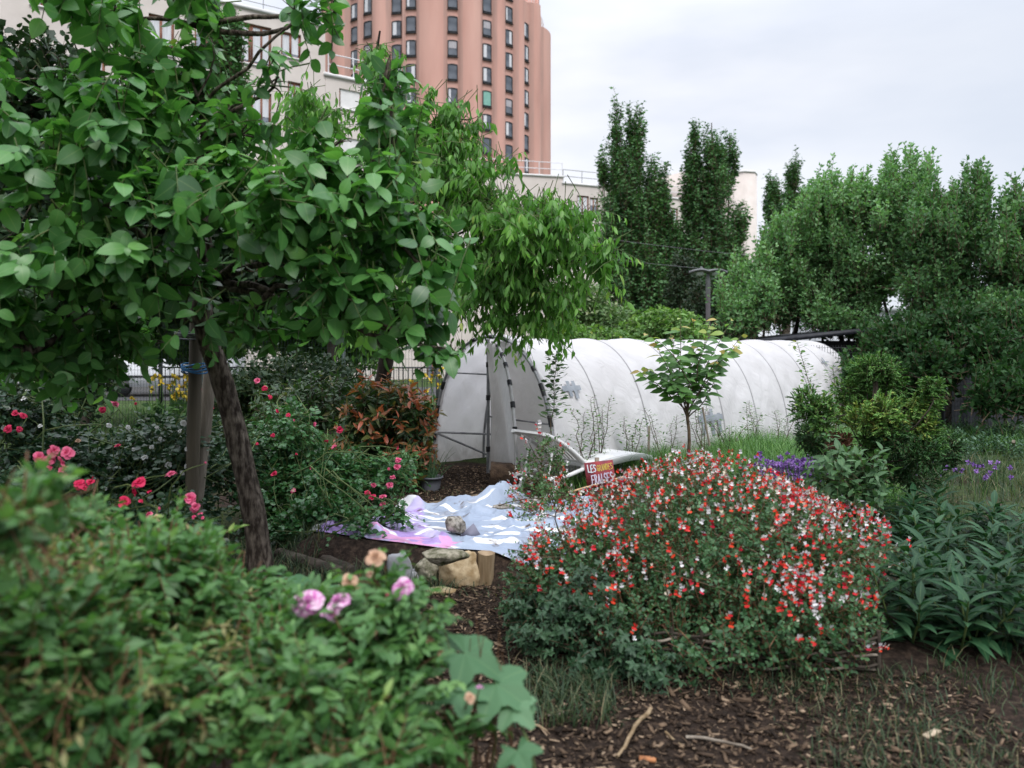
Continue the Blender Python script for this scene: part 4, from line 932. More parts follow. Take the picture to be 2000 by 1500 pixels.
def rose_bush(label, base, blobs, n, leaf, blooms, size=.05, canes=8, shell=.35, group='rose bushes under the persimmon tree', L=.4):
    root = thing('rose_bush', label, 'rose bush', base, group)
    w = Buf(); r = np.random.default_rng(int(abs(base[0] * 100)))
    for b in blobs:
        for k in range(canes):
            e = np.array(b[:3]) + nrm(r.normal(size=3) + (0, 0, .4)) * np.array(b[3:]) * .9; limb(w, np.asarray(base) + np.append(r.normal(size=2) * .15, 0), e, .012, .004, 8, .16, k, 5)
    for (px, py, Y, r_, kd) in blooms:
        p = P(px, py, Y); c = min(blobs, key=lambda q: np.linalg.norm(np.array(q[:3]) - p)); limb(w, np.array(c[:3]), p - (0, 0, .004), .006, .0025, 8, .10, int(px), 4)
    w.build('canes', twig_green, root)
    c = Buf(); grow(c, clump(blobs, 6, .36, .6, 5, .8), n, L, 11, size, T_ROUND, up=.3, noise=.6, droop=.35, along=.5, side=.9, tw=.0028, leaf_noise=.5, leaf_up=.7, base=(0, 1), flat=True, shell=shell); c.build('foliage', [leaf, twig_green], root)
    for q in blooms: bloom(root, *q)
Yb = 7.0
rose_bush('sprawling rose bush with glossy leaves and scattered crimson blooms beside the tarpaulin', (-2.2, 7.9, 0),
          [B(640, 920, 7.7, 120, 90, .65), B(560, 860, 8, 90, 110, .6), B(560, 960, 7.6, 90, 90, .6), B(700, 915, 7.7, 80, 50, .5), B(650, 1000, 6.8, 85, 42, .3), B(740, 930, 7.5, 50, 55, .3), B(700, 1020, 6.5, 45, 20, .18), B(560, 1020, 6.8, 40, 30, .25), B(765, 1000, 6.6, 30, 18, .15), B(540, 1020, 7.4, 60, 40, .4), B(785, 905, 8, 30, 30, .3)], 2100, leaf_rose,
          [(x, y, Y, r, k) for x, y, Y, r, k in ((517, 758, 7.2, 12, 0), (528, 775, 7.2, 9, 0), (503, 745, 7.2, 9, 1), (563, 810, 7.3, 10, 0), (638, 863, 7.1, 7, 0), (654, 875, 7.1, 8, 1), (663, 839, 7.2, 9, 0), (535, 927, 7, 8, 0), (572, 958, 6.9, 13, 5), (778, 898, 7.2, 9, 1), (775, 913, 7.2, 9, 1), (767, 935, 7.2, 8, 1), (760, 948, 7.2, 9, 1), (730, 948, 7.1, 8, 1),
            (727, 972, 7, 9, 0), (747, 972, 7, 10, 1), (748, 985, 7, 9, 1), (702, 1005, 6.8, 8, 1), (718, 1013, 6.8, 8, 0), (717, 997, 6.8, 5, 6), (533, 850, 7.2, 6, 0), (502, 867, 7.2, 7, 0), (717, 962, 7, 8, 0), (541, 803, 7.3, 6, 0), (575, 822, 7.3, 5, 6), (613, 829, 7.2, 6, 1), (759, 918, 7.2, 6, 6), (778, 877, 7.3, 6, 0), (578, 888, 7.1, 5, 0), (605, 915, 7, 4, 6))])
cl = [(105, 880, 15), (130, 884, 15), (78, 893, 14), (97, 898, 14), (118, 904, 15), (98, 914, 13), (125, 919, 14), (121, 930, 14)]
c2 = [(155, 945, 13), (178, 943, 12), (165, 955, 10)]
c3 = [(272, 942, 15), (258, 962, 14), (243, 980, 14), (291, 960, 12), (275, 978, 10)]
c4 = [(370, 973, 14), (381, 990, 13), (390, 1003, 12), (378, 1010, 12), (395, 1012, 9)]
rose_bush('tall rose bush with big clusters of rose-red blooms behind the clipped hedge', (-2.7, 4.9, 0),
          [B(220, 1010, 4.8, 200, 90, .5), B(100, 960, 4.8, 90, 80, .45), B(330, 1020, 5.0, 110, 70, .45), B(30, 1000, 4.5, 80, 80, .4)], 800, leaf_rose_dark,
          [(x, y, 4.5, r, 1) for x, y, r in cl] + [(x, y, 4.4, r, 0) for x, y, r in c2] + [(x, y, 4.4, r, 0) for x, y, r in c3] + [(x, y, 4.5, r, 1) for x, y, r in c4] + [(335, 926, 4.6, 12, 1), (290, 1005, 4.2, 10, 1), (305, 1012, 4.2, 9, 3), (215, 1040, 4.3, 9, 3), (12, 1038, 4.0, 9, 0), (310, 995, 4.3, 7, 6), (181, 933, 4.4, 6, 0), (400, 905, 4.9, 5, 6)])
wr = np.random.default_rng(4); wb = [(int(x), int(y), 6.1, int(wr.integers(6, 10)), 4) for x, y in zip(np.r_[wr.uniform(0, 90, 9), wr.uniform(180, 370, 15)], np.r_[wr.uniform(720, 840, 9), wr.uniform(800, 960, 15)])]
rose_bush('shaded rose bush with small white blooms behind the clustered roses at left', (-4.3, 6.9, 0),
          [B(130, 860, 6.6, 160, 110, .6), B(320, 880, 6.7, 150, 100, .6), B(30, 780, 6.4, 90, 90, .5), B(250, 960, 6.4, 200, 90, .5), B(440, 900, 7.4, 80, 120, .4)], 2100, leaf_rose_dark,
          wb + [(225, 790, 6.2, 11, 1), (200, 800, 6.2, 8, 0), (265, 788, 6.3, 6, 0), (30, 808, 6., 9, 0), (45, 812, 6., 8, 0), (15, 838, 6., 9, 0), (38, 838, 6, 8, 0), (347, 880, 6.2, 7, 1), (230, 870, 6.2, 6, 0), (414, 795, 6.9, 8, 0), (392, 762, 6.9, 6, 0), (152, 861, 6.2, 5, 3)])

# red-tipped photinia
def photinia():
    base = np.array([(770 - CX) / F * 10.4, 10.4, 0]); root = thing('photinia_shrub', 'evergreen shrub with coppery red young leaves beside the tunnel', 'shrub', base)
    bl = [B(742, 795, 10.0, 60, 45, .45), B(800, 820, 9.9, 40, 50, .4), B(780, 890, 9.9, 60, 50, .45), B(650, 790, 10.8, 90, 50, .5), B(570, 800, 11, 70, 45, .5), B(815, 900, 9.8, 25, 45, .3), B(720, 860, 10.1, 60, 50, .5)]
    w = Buf(); skeleton(w, np.array([base + (0, 0, .1)]), bl, .022, 6); w.build('stems', bark_dark, root)
    c = Buf()
    m = leafmat('photinia_leaf', [(0, (.018, .042, .014)), (.42, (.05, .095, .03)), (.60, (.15, .13, .04)), (.74, (.36, .11, .05)), (1, (.52, .12, .075))], .36, .28, .5)
    grow(c, bl[:3] + bl[5:], 300, .36, 12, .135, T_NARROW, up=.8, noise=.4, along=.6, side=.9, leaf_up=.5, base=(.05, .56), tip=.40, tw=.005)
    grow(c, bl[3:5], 240, .36, 11, .11, T_NARROW, up=.6, noise=.4, along=.6, side=.9, leaf_up=.5, base=(0, .5), tip=.12, tw=.005)
    c.build('foliage', [m, twigm], root)
photinia()

# ------------------------------------------------------------------ salvia with red and white flowers
def salvia_tpl(kind):
    V, Fc, M = [], [], []
    def fan(o, pts, m):
        k = len(V); V.append(o); V.extend(pts); Fc.extend([[k, k + 1 + i, k + 2 + i] for i in range(len(pts) - 1)]); M.extend([m] * (len(pts) - 1))
    red, whi = (0, 1) if kind == 'bi' else ((0, 0) if kind == 'red' else (1, 1))
    for s in (-1, 1):   # two rounded lobes of the lip
        an = np.linspace(-.4, 2.6, 7); fan((0, .05, 0), [(s * (.24 + .26 * math.cos(a) - .06), .14 + .05 * math.sin(a), -.12 - .30 * math.sin(a) * .9 - .02) for a in an][::s], red)
    for a0 in (-.5, .0, .5):   # hood and tube
        fan((.02 * a0, -.1, .0), [(.10 * a0 - .12, .02, .10), (.45 * a0 - .10, .12, .42), (.55 * a0 - .01, .14, .66), (.55 * a0 + .07, .14, .55), (.45 * a0 + .12, .12, .36), (.10 * a0 + .12, .02, .08)], whi)
    an = np.linspace(0, 2 * np.pi, 6)
    k = len(V)
    for (z, r, y) in ((-.02, .10, 0), (-.1, .07, -.35)):
        V.extend([(r * math.cos(a), y, z + r * math.sin(a)) for a in an])
    Fc.extend([[k + i, k + i + 1, k + 7 + i, k + 6 + i] for i in range(5)]); M.extend([whi] * 5)
    return Tpl(V, Fc, M)
SALT = {k: salvia_tpl(k) for k in ('bi', 'red', 'white')}
sal_red = rampmat('red_salvia_petal', [(0, (.42, .010, .035)), (.5, (.60, .016, .025)), (1, (.70, .06, .022))], .5, .25, 'rnd', .15)
sal_white = rampmat('white_salvia_petal', [(0, (.60, .58, .60)), (.7, (.72, .70, .70)), (1, (.70, .62, .48))], .55, .25, 'rnd', .15)
def salvia(label, base, blobs, n, nf, size, leaf, mix, fsize=.042, top=(), L=.27):
    root = thing('salvia_bush', label, 'flowering shrub', base, 'red and white salvias')
    w = Buf(); r = np.random.default_rng(n)
    for b in blobs:
        for k in range(10 if n > 1000 else 4):
            e = np.array(b[:3]) + nrm(r.normal(size=3) + (0, 0, .5)) * np.array(b[3:]) * .92; limb(w, np.asarray(base) + np.append(r.normal(size=2) * .25, 0), e, .008, .003, 7, .12, k, 5)
    for k in range(14 if n > 1000 else 0):      # bare arching shoots over the mound
        b = blobs[k % len(blobs)]; a0 = np.array(b[:3]) + nrm(r.normal(size=3) + (0, -.5, .6)) * np.array(b[3:]) * .7; limb(w, a0, a0 + nrm(r.normal(size=3) + (0, -.6, .1)) * r.uniform(.3, .6), .005, .002, 9, .18, k + 90, 5)
    w.build('stems', twigm, root)
    blobs = [(b[0], b[1], b[2], b[3] * .93, b[4] * .93, b[5] * .93) for b in blobs] + clump(blobs, 7, .28, .42, n, .92) if n > 1000 else blobs
    c = Buf(); grow(c, blobs, n, L, 13, size, T_ROUND, up=.5, noise=.6, along=.5, side=.9, leaf_up=.7, leaf_noise=.5, tw=.0022, base=(0, 1), shell=.5, droop=.15, patch=.45); c.build('foliage', [leaf, twig_red], root)
    p, o, bi = blob_pts(blobs, nf * 14, .93)
    inside = np.zeros(len(p), bool)
    for b in blobs:
        inside |= (np.sum(((p - np.array(b[:3])) / np.array(b[3:])) ** 2, 1) < .8)
    view = nrm(np.array([0, 0, CZ]) - p); fac = np.sum(view * o, 1)
    if n < 1000: o[:, 2] = np.abs(o[:, 2]) + .5
    dens = np.clip((.10 + 1.0 * ss(.35, .95, o[:, 2]) + .45 * ss(.2, 1.0, o[:, 0])) * (.55 + .9 * sines(p, 77, 4.5, 2)), .015, 1)
    ok = ~inside & (fac > -.25) & (rng.random(len(p)) < dens); p, o = p[ok][:nf], o[ok][:nf]
    # flowers come in little spikes
    K = 3; sd_ = nrm(o + np.array([0, 0, .8]) + rng.normal(size=p.shape) * .3); along_ = (np.tile(np.arange(K), len(p)) * .034 + rng.uniform(0, .02, len(p) * K))[:, None]
    sp = np.repeat(p, K, 0) + rng.normal(size=(len(p) * K, 3)) * .014 + np.repeat(sd_, K, 0) * along_; so = np.repeat(o, K, 0)
    w_ = np.stack([p - sd_ * .05, p + sd_ * .11], 1); sb_ = Buf(); sb_.tubes(w_, np.array([.002, .001]), 3, 0, .5); tag(sb_.build('flower_stalks', twig_red, root), kind='stuff')
    sp[:, 2] = np.maximum(sp[:, 2], .04)
    N = nrm(np.array([0, 0, 1.0]) + rng.normal(size=sp.shape) * .3); face = nrm(np.array([0, 0, CZ]) - sp) * .6 + so * .8 + rng.normal(size=sp.shape) * .55; face[:, 2] *= .3
    X = np.cross(face, N); kinds = rng.choice(3, len(sp), p=mix); rn = np.clip(.5 + .32 * rng.normal(size=len(sp)) - .22 * ss(1.2, 2.2, sp[:, 0]) + .12, 0, 1); sz = fsize * rng.uniform(.75, 1.2, len(sp))
    d = np.linalg.norm(sp - np.array([0, 0, CZ]), axis=1) / sz
    near = set(np.argsort(d)[:96].tolist()); idx = np.arange(len(sp)); far = np.array([i for i in idx if i not in near], int)
    b = Buf()
    for k, kd in enumerate(('bi', 'red', 'white')):
        q = far[kinds[far] == k]; b.scatter(SALT[kd], sp[q], X[q], N[q], sz[q], rn[q])
    if len(far): tag(b.build('flowers', [sal_red, sal_white], root), kind='stuff')
    prot = {}
    for i in near:
        kd = ('bi', 'red', 'white')[kinds[i]]; key = (kd, int(rn[i] * 3))
        x = nrm(X[i]); z = nrm(N[i] - x * (N[i] @ x)); y = np.cross(z, x)
        M = Matrix(((*[x[0], y[0], z[0]], sp[i][0]), (x[1], y[1], z[1], sp[i][1]), (x[2], y[2], z[2], sp[i][2]), (0, 0, 0, 1))) @ Matrix.Scale(sz[i], 4)
        if key not in prot:
            pb = Buf(); t = SALT[kd]; pb.raw(t.V, t.loops, t.counts, t.fm, np.full(len(t.V), rn[i]), t.aux); prot[key] = pb.build('flower', [sal_red, sal_white])
        place(prot[key], 'flower', M, root)
    for o_ in prot.values(): bpy.data.objects.remove(o_)
leaf_sal = leafmat('salvia_leaf', [(0, (.022, .058, .024)), (.5, (.052, .118, .044)), (1, (.12, .21, .085))], .5, .22, .35)
salvia('big mounded salvia bush covered in red and white flowers, at right of the path', (1.25, 5.3, 0),
       [(1.25, 5.20, .45, .95, .95, .50), (1.66, 5.1, .40, .56, .75, .44), (.64, 5.15, .31, .55, .65, .34), (.34, 4.85, .30, .38, .5, .32), (1.45, 5.95, .50, .75, .62, .42), (1.15, 4.42, .25, .85, .46, .30), (1.62, 4.45, .24, .42, .48, .30)], 4800, 620, .028, leaf_sal, (.57, .23, .20), .0275)
leaf_sal2 = leafmat('pale_salvia_leaf', [(0, (.04, .09, .03)), (.5, (.08, .15, .05)), (1, (.15, .23, .09))], .5, .22)
salvia('slender upright salvia with mostly white and orange flowers in front of the lounger', (.28, 7.7, 0),
       [B(1062, 900, 7.7, 42, 58, .22), B(1035, 950, 7.5, 32, 50, .2), B(1085, 985, 7.2, 55, 25, .22), B(1030, 1020, 7.0, 30, 50, .2)], 150, 90, .032, leaf_sal2, (.42, .18, .40), .038)
def currant():
    root = thing('currant_bush', 'low currant bush with dark lobed leaves at the left foot of the salvia', 'shrub', (.3, 4.5, 0))
    bl = [B(1080, 1240, 4.45, 75, 75, .25), B(1180, 1260, 4.3, 90, 70, .25), B(1030, 1180, 4.7, 40, 45, .2), B(1120, 1160, 4.5, 70, 45, .2), B(1260, 1300, 4.2, 70, 45, .2)]
    w = Buf(); skeleton(w, np.array([[.3, 4.5, .05]]), bl, .008, 5); w.build('stems', twigm, root)
    c = Buf(); grow(c, bl, 210, .22, 5, .085, T_LOBED, up=.4, noise=.5, along=.4, side=1, leaf_up=.6, leaf_out=.7, leaf_noise=.3, tw=.003, base=(0, 1), shell=.6)
    c.build('foliage', [leafmat('currant_leaf', [(0, (.016, .04, .018)), (.5, (.03, .068, .03)), (1, (.055, .11, .045))], .5, .2, rib=.25), twigm], root)
currant()

# ------------------------------------------------------------------ foreground
leaf_hedge = leafmat('hedge_leaf', [(0, (.036, .092, .026)), (.5, (.078, .172, .046)), (.8, (.15, .26, .072)), (.9, (.27, .34, .09)), (1, (.20, .115, .06))], .45, .32, .4, rib=.15)
def fore_hedge():
    root = thing('hedge_shrub', 'leafy light green hedge bush filling the lower left foreground', 'shrub', (-1.2, 2.4, 0), 'foreground bushes')
    bl = [B(250, 1200, 2.5, 190, 130, .3), B(90, 1180, 2.1, 150, 130, .3), B(330, 1080, 2.9, 110, 65, .3), B(160, 1060, 2.7, 70, 45, .25), B(420, 1180, 2.8, 90, 80, .3), B(420, 1330, 2.3, 170, 130, .3), B(150, 1380, 1.9, 190, 150, .3), B(580, 1400, 2.2, 130, 110, .25), B(680, 1440, 2.1, 110, 70, .22), B(20, 1000, 1.7, 60, 35, .15), B(560, 1260, 2.5, 110, 75, .25)]
    w = Buf()
    for b in bl[:9] + bl[10:]:
        for k in range(9):
            d = nrm(rng.normal(size=3) + (0, 0, .5)); e = np.array(b[:3]) + d * np.array(b[3:]) * .95; limb(w, np.array([b[0] * .95, b[1], max(.05, b[2] - b[5] - .2)]), e, .0035, .0015, 6, .1, k, 5)
    w.build('stems', twig_red, root)
    c = Buf(); grow(c, clump(bl, 10, .24, .44, 2, .98), 1700, .27, 11, .048, T_MID, up=.6, noise=.5, along=.75, side=.8, leaf_up=.55, leaf_out=.5, leaf_noise=.55, tw=.0022, base=(0, .80), tip=.07, shell=.5, flat=True, droop=.2)
    grow(c, bl, 110, .42, 17, .046, T_MID, up=1.0, noise=.5, along=.75, side=.8, leaf_up=.55, leaf_noise=.5, tw=.0024, base=(.15, .82), tip=.1, shell=.9, flat=True, droop=.25)
    grow(c, bl, 240, .14, 7, .034, T_THIN, up=.2, noise=.6, base=(.96, 1.0), tw=.002, shell=.6, droop=.4)
    c.build('foliage', [leaf_hedge, twig_red], root)
fore_hedge()
def lilac_rose():
    root = thing('rose_bush', 'foreground rose bush with striped magenta blooms and faded tan ones', 'rose bush', (-.5, 2.5, 0), 'foreground bushes')
    bl = [B(690, 1230, 2.45, 120, 85, .25), B(790, 1220, 2.55, 75, 75, .22), B(740, 1150, 2.6, 70, 45, .2), B(780, 1330, 2.4, 90, 70, .22), B(900, 1420, 2.4, 55, 45, .15), B(620, 1190, 2.7, 90, 35, .2), B(720, 1400, 2.3, 100, 80, .2)]
    bm = [(603, 1175, 2.42, 28, 2), (660, 1177, 2.38, 31, 2), (643, 1200, 2.36, 16, 2), (785, 1147, 2.45, 20, 2), (733, 1090, 2.45, 22, 3), (684, 1136, 2.5, 16, 3), (692, 1150, 2.48, 14, 3), (722, 1122, 2.5, 9, 3), (553, 1228, 2.4, 10, 3), (577, 1242, 2.4, 10, 3), (757, 1161, 2.45, 7, 6), (667, 1280, 2.3, 9, 6), (688, 1275, 2.3, 9, 6), (683, 1292, 2.3, 9, 6), (747, 1210, 2.4, 8, 6), (731, 1233, 2.4, 8, 3), (937, 1341, 2.3, 8, 2), (918, 1363, 2.3, 11, 3), (840, 1250, 2.45, 9, 3), (862, 1277, 2.4, 9, 3)]
    w = Buf()
    for b in bl:
        for k in range(7): d = nrm(rng.normal(size=3) + (0, 0, .5)); limb(w, np.array([b[0], b[1], .02]), np.array(b[:3]) + d * np.array(b[3:]) * .9, .006, .002, 7, .08, k, 5)
    for px, py, Y, r, k in bm:
        p = P(px, py, Y); c = min(bl, key=lambda q: np.linalg.norm(np.array(q[:3]) - p)); limb(w, np.array(c[:3]), p, .004, .002, 6, .08, int(px), 5)
    for k in range(26):
        x, y = rng.uniform(800, 990), rng.uniform(1180, 1400); p = P(x, y, 2.5); limb(w, np.array([p[0] + rng.normal() * .08, p[1] + .1, 0]), p, .003, .0012, 6, .05, k, 4)
    w.build('canes', twig_red, root)
    c = Buf(); grow(c, bl, 400, .2, 9, .052, T_MID, up=.5, noise=.5, along=.5, side=.9, leaf_up=.7, leaf_out=.5, tw=.002, base=(.05, .85), tip=.05, flat=True, shell=.5, droop=.2)
    c.build('foliage', [leaf_hedge, twig_green], root)
    for q in bm: bloom(root, *q)
lilac_rose()
def big_leaf_plant(label, base, leaves):
    root = thing('large_leaf_plant', label, 'plant', base, 'large-leaved plants')
    m = leafmat('large_soft_leaf', [(0, (.055, .125, .05)), (.5, (.085, .17, .075)), (1, (.13, .22, .11))], .6, .25, .3, rib=.25)
    for k, (px, py, Y, s, yaw, tilt) in enumerate(leaves):
        p = P(px, py, Y); b = Buf(); x = np.array([math.cos(yaw), math.sin(yaw), -.35 + .1 * tilt]); n = np.array([0.15 * math.cos(k), -.35 - .2 * tilt, 1.0])
        b.scatter(T_BIGLOBE, p[None], x[None], n[None], np.array([s]), np.array([.2 + .2 * (k % 4)])); lf = b.build('leaf', m, root, smooth=True)
        st = Buf(); limb(st, np.array([base[0], base[1], .02]), p, .006, .004, 7, .1, k, 6); st.build('stalk', twig_green, root)
T_BIGLOBE = lobed_tpl(5, .34, 6, .12, .03)
big_leaf_plant('plant with very large soft lobed leaves leaning over the path at centre', (-.12, 2.55, 0), [(905, 1275, 2.5, .30, -.3, .2), (965, 1335, 2.45, .29, -.5, .6), (850, 1250, 2.55, .25, .4, .2), (1000, 1380, 2.4, .18, -.8, .8), (1010, 1465, 2.3, .17, -1.2, .5), (900, 1350, 2.4, .2, -1.4, .5)])
big_leaf_plant('plant with large pale lobed leaves at the foot of the leaning trunk', (-.9, 3.35, 0), [(580, 1150, 3.3, .30, .4, .3), (640, 1165, 3.3, .26, -.2, .3), (530, 1160, 3.4, .26, 2.4, .3), (600, 1190, 3.2, .24, -1., .3), (480, 1180, 3.3, .24, 2.9, .2), (560, 1125, 3.6, .22, 1.2, .1)])
# ------------------------------------------------------------------ polytunnel
TA = np.array([.7514, .6598, 0]); TC = np.array([-.31, 10.85, 0]); TP = np.array([.6598, -.7514, 0]); HW, TH, TL = 1.26, 1.83, 8.35
def prof(th, sc=1.0):
    """th 0 = right foot, pi = left foot"""
    c, s = math.cos(th), math.sin(th); n = 2.25
    return HW * sc * math.copysign(abs(c) ** (2 / n), c), TH * sc * abs(s) ** (2 / n)
def tpt(s, th, sc=1.0, dz=0.0):
    x, z = prof(th, sc); return TC + TA * s + TP * x + np.array([0, 0, z + dz])
def cloth_mat(name, c1, c2, trans=.3):
    m, nt, b = new_mat(name); L = nt.links.new; N = nt.nodes.new
    tc = N('ShaderNodeTexCoord'); n = N('ShaderNodeTexNoise'); n.inputs['Scale'].default_value = 1.6; n.inputs['Detail'].default_value = 8; L(tc.outputs['Object'], n.inputs['Vector'])
    r = ramp(nt, [(.30, c2), (.62, c1)]); L(n.outputs['Fac'], r.inputs[0])
    sp = N('ShaderNodeSeparateXYZ'); L(tc.outputs['Object'], sp.inputs[0]); mr = N('ShaderNodeMapRange'); mr.inputs['From Min'].default_value = .42; mr.inputs['From Max'].default_value = .0; L(sp.outputs['Z'], mr.inputs['Value'])
    n2 = N('ShaderNodeTexNoise'); n2.inputs['Scale'].default_value = 7; n2.inputs['Detail'].default_value = 7; L(tc.outputs['Object'], n2.inputs['Vector'])
    mu = N('ShaderNodeMath'); mu.operation = 'MULTIPLY'; L(mr.outputs[0], mu.inputs[0]); L(n2.outputs['Fac'], mu.inputs[1])
    d = N('ShaderNodeMix'); d.data_type = 'RGBA'; d.inputs['B'].default_value = (.20, .17, .14, 1); L(mu.outputs[0], d.inputs['Factor']); L(r.outputs[0], d.inputs['A'])
    sm = N('ShaderNodeMix'); sm.data_type = 'RGBA'; sm.inputs['B'].default_value = (.27, .26, .27, 1); L(attr(nt, 'aux'), sm.inputs['Factor']); L(d.outputs['Result'], sm.inputs['A'])
    L(sm.outputs['Result'], b.inputs['Base Color']); b.inputs['Roughness'].default_value = .85; b.inputs['Specular IOR Level'].default_value = .2
    w = N('ShaderNodeTexNoise'); w.inputs['Scale'].default_value = 140; w.inputs['Detail'].default_value = 2; L(tc.outputs['Object'], w.inputs['Vector'])
    wn = N('ShaderNodeTexNoise'); wn.inputs['Scale'].default_value = 3.2; wn.inputs['Detail'].default_value = 6; wn.inputs['Distortion'].default_value = 1.6; mp = N('ShaderNodeMapping'); mp.inputs['Rotation'].default_value = (.5, .7, .4); mp.inputs['Scale'].default_value = (.5, 2.4, 1); L(tc.outputs['Object'], mp.inputs[0]); L(mp.outputs[0], wn.inputs['Vector'])
    b0 = N('ShaderNodeBump'); b0.inputs['Strength'].default_value = .55; b0.inputs['Distance'].default_value = .05; L(wn.outputs['Fac'], b0.inputs['Height'])
    bp = N('ShaderNodeBump'); bp.inputs['Strength'].default_value = .15; bp.inputs['Distance'].default_value = .004; L(w.outputs['Fac'], bp.inputs['Height']); L(b0.outputs[0], bp.inputs['Normal']); L(bp.outputs[0], b.inputs['Normal'])
    t = N('ShaderNodeBsdfTranslucent'); L(sm.outputs['Result'], t.inputs[0]); ms = N('ShaderNodeMixShader'); ms.inputs[0].default_value = trans
    L(b.outputs[0], ms.inputs[1]); L(t.outputs[0], ms.inputs[2]); L(ms.outputs[0], nt.nodes['Material Output'].inputs[0])
    return m
def polytunnel():
    root = thing('polytunnel', 'white cloth covered polytunnel on metal hoops with its end door hanging open', 'polytunnel', tuple(TC))
    cl = cloth_mat('tunnel_cloth', (.82, .805, .815), (.70, .685, .69), .44); dirty = cloth_mat('door_cloth', (.76, .745, .735), (.62, .60, .58), .5)
    hoops = np.linspace(0, TL, 10); sp = hoops[1]
    S = np.unique(np.round(np.concatenate([np.linspace(0, TL, 90)] + [np.array([h - .02, h - .008, h, h + .008, h + .02]) for h in hoops[1:-1]]), 4))
    TT = np.linspace(0, math.pi, 64)
    G = np.zeros((len(S), len(TT), 3)); A = np.zeros((len(S), len(TT)))
    for i, s in enumerate(S):
        sag = abs(math.sin(math.pi * s / sp)) ** .8
        for j, th in enumerate(TT):
            side = math.sin(th)
            w = .009 * math.sin(s * 9 + th * 14 + 2 * math.sin(s * 2.1)) + .008 * math.sin(s * 17 - th * 23 + 1.3 * math.sin(s * 5)) + .006 * math.sin(s * 31 + th * 9 + 2 * math.sin(th * 7))
            G[i, j] = tpt(s, th, 1.012 - .016 * sag + w * (.4 + .9 * (1 - side)) * sag * 1.2)
            G[i, j, 2] = max(G[i, j, 2] + .006 * math.sin(s * 5.0) * side, -.01)
    # the skirt lies out on the ground
    b = Buf(); hp = np.min(np.abs(S[:, None] - (hoops[1:-1] + .0)[None]), 1); A[hp < .009] = .8
    b.grid(G, 0, .5, A)
    for e in (1, -1):
        k = 0 if e == 1 else -1
        sk = np.stack([G[:, k], G[:, k] + TP * e * .05 + np.array([0, 0, -.0])], 0); sk[1, :, 2] = .0; b.grid(sk)
    b.build('cover', cl, root, smooth=True)
    # far end, gathered flat
    f = Buf(); R_ = np.linspace(0, 1, 8); c0 = TC + TA * (TL + .05)
    f.grid(np.array([[c0 + (G[-1, j] - (TC + TA * TL)) * r + TA * (.16 * (1 - r)) for j in range(len(TT))] for r in R_])); f.build('end_cloth', cl, root, smooth=True)
    # hoops
    for k, s in enumerate(hoops):
        h = Buf(); an = np.linspace(0, math.pi, 40); h.tubes(np.array([[tpt(s, a, .995 if k else 1.018) for a in an]]), np.full(40, .018 if k else .02), 8); ho = h.build('hoop', steel, root, smooth=True)
        if k == 0:
            for j in range(13):
                a = .12 + j * .235; t = Buf(); aa = np.linspace(a, a + .05 + .03 * (j % 3), 5); t.tubes(np.array([[tpt(0, q, 1.018) for q in aa]]), np.full(5, .028), 8); t.build('tape_band', tape, ho)
    # rolled cloth edge along the front hoop
    e = Buf(); an = np.linspace(0.02, math.pi - .02, 90); rr = .022 + .012 * np.sin(an * 31) * np.sin(an * 7.3)
    e.tubes(np.array([[tpt(.045, a, 1.025) for a in an]]), np.maximum(rr, .008), 7); e.build('hem', cl, root, smooth=True)
    tear = Buf(); tear.grid(np.array([[tpt(.05 + .35 * u, math.pi / 2 - .25 + .33 * v, 1.02) + np.array([0, 0, .035 * math.sin(math.pi * v) * (1 - u) + .01 * math.sin(9 * u)]) for v in np.linspace(0, 1, 12)] for u in np.linspace(0, 1, 8)])); tear.build('loose_cloth', cl, root, smooth=True)
    # fixed right half of the end
    p = Buf(); zz = np.linspace(.03, TH * .985, 36)
    def halfw(z): return HW * max(0.0, 1 - (z / TH) ** 2.25) ** (1 / 2.25)
    p.grid(np.array([[TC + TP * (halfw(z) * u * .985) + TA * (.03 + .014 * math.sin(u * 9 + z * 4) * math.sin(math.pi * u)) + np.array([0, 0, z]) for u in np.linspace(0.0, 1, 26)] for z in zz])); p.build('end_panel', dirty, root, smooth=True)
    q = Buf(); q.tube([TC + TA * -.012 + (0, 0, .78), TC + TP * halfw(.78) + TA * -.012 + (0, 0, .76)], [.012, .012], 6); q.build('rail', steel, root)
    # door post and inner frame seen through the open half
    q = Buf(); q.tube([TC + TA * -.02, TC + TA * -.02 + (0, 0, TH)], [.022, .022], 8); dp = q.build('door_post', steel, root)
    for z in (.3, 1.0, 1.45, 1.62): t = Buf(); t.tube([TC + TA * -.02 + (0, 0, z), TC + TA * -.02 + (0, 0, z + .07)], [.03, .03], 8); t.build('tape_band', tape, dp)
    L0 = TC - TP * HW
    for a_, b_, r_ in ((L0 + TA * .03 + TP * .03 + (0, 0, .46), TC + TA * .95 - TP * .62 + (0, 0, .40), .016), (L0 + TA * .03 + TP * .03 + (0, 0, .44), TC + TA * .9 - TP * .9 + (0, 0, .02), .016), (TC - TP * halfw(1.35) * .95 + TA * .02 + (0, 0, 1.35), TC + TA * -.01 + (0, 0, 1.35), .012)):
        q = Buf(); q.tube([a_, b_], [r_, r_], 7); q.build('brace', steel, root)
    # door leaf swung outwards
    da = math.radians(-71); dd = np.array([math.cos(da), math.sin(da), 0])
    d = Buf(); dn = np.array([-dd[1], dd[0], 0])
    d.grid(np.array([[TC + TA * -.03 + dd * (halfw(z) * .93 * u) + dn * (.05 * math.sin(u * 3.1 + z) * math.sin(math.pi * min(1, z / 1.7)) + .02 * math.sin(u * 11 + z * 3)) + np.array([0, 0, z + .10 * u * (1 - z / TH)]) for u in np.linspace(0.02, 1, 22)] for z in np.linspace(.05, TH * .97, 34)]))
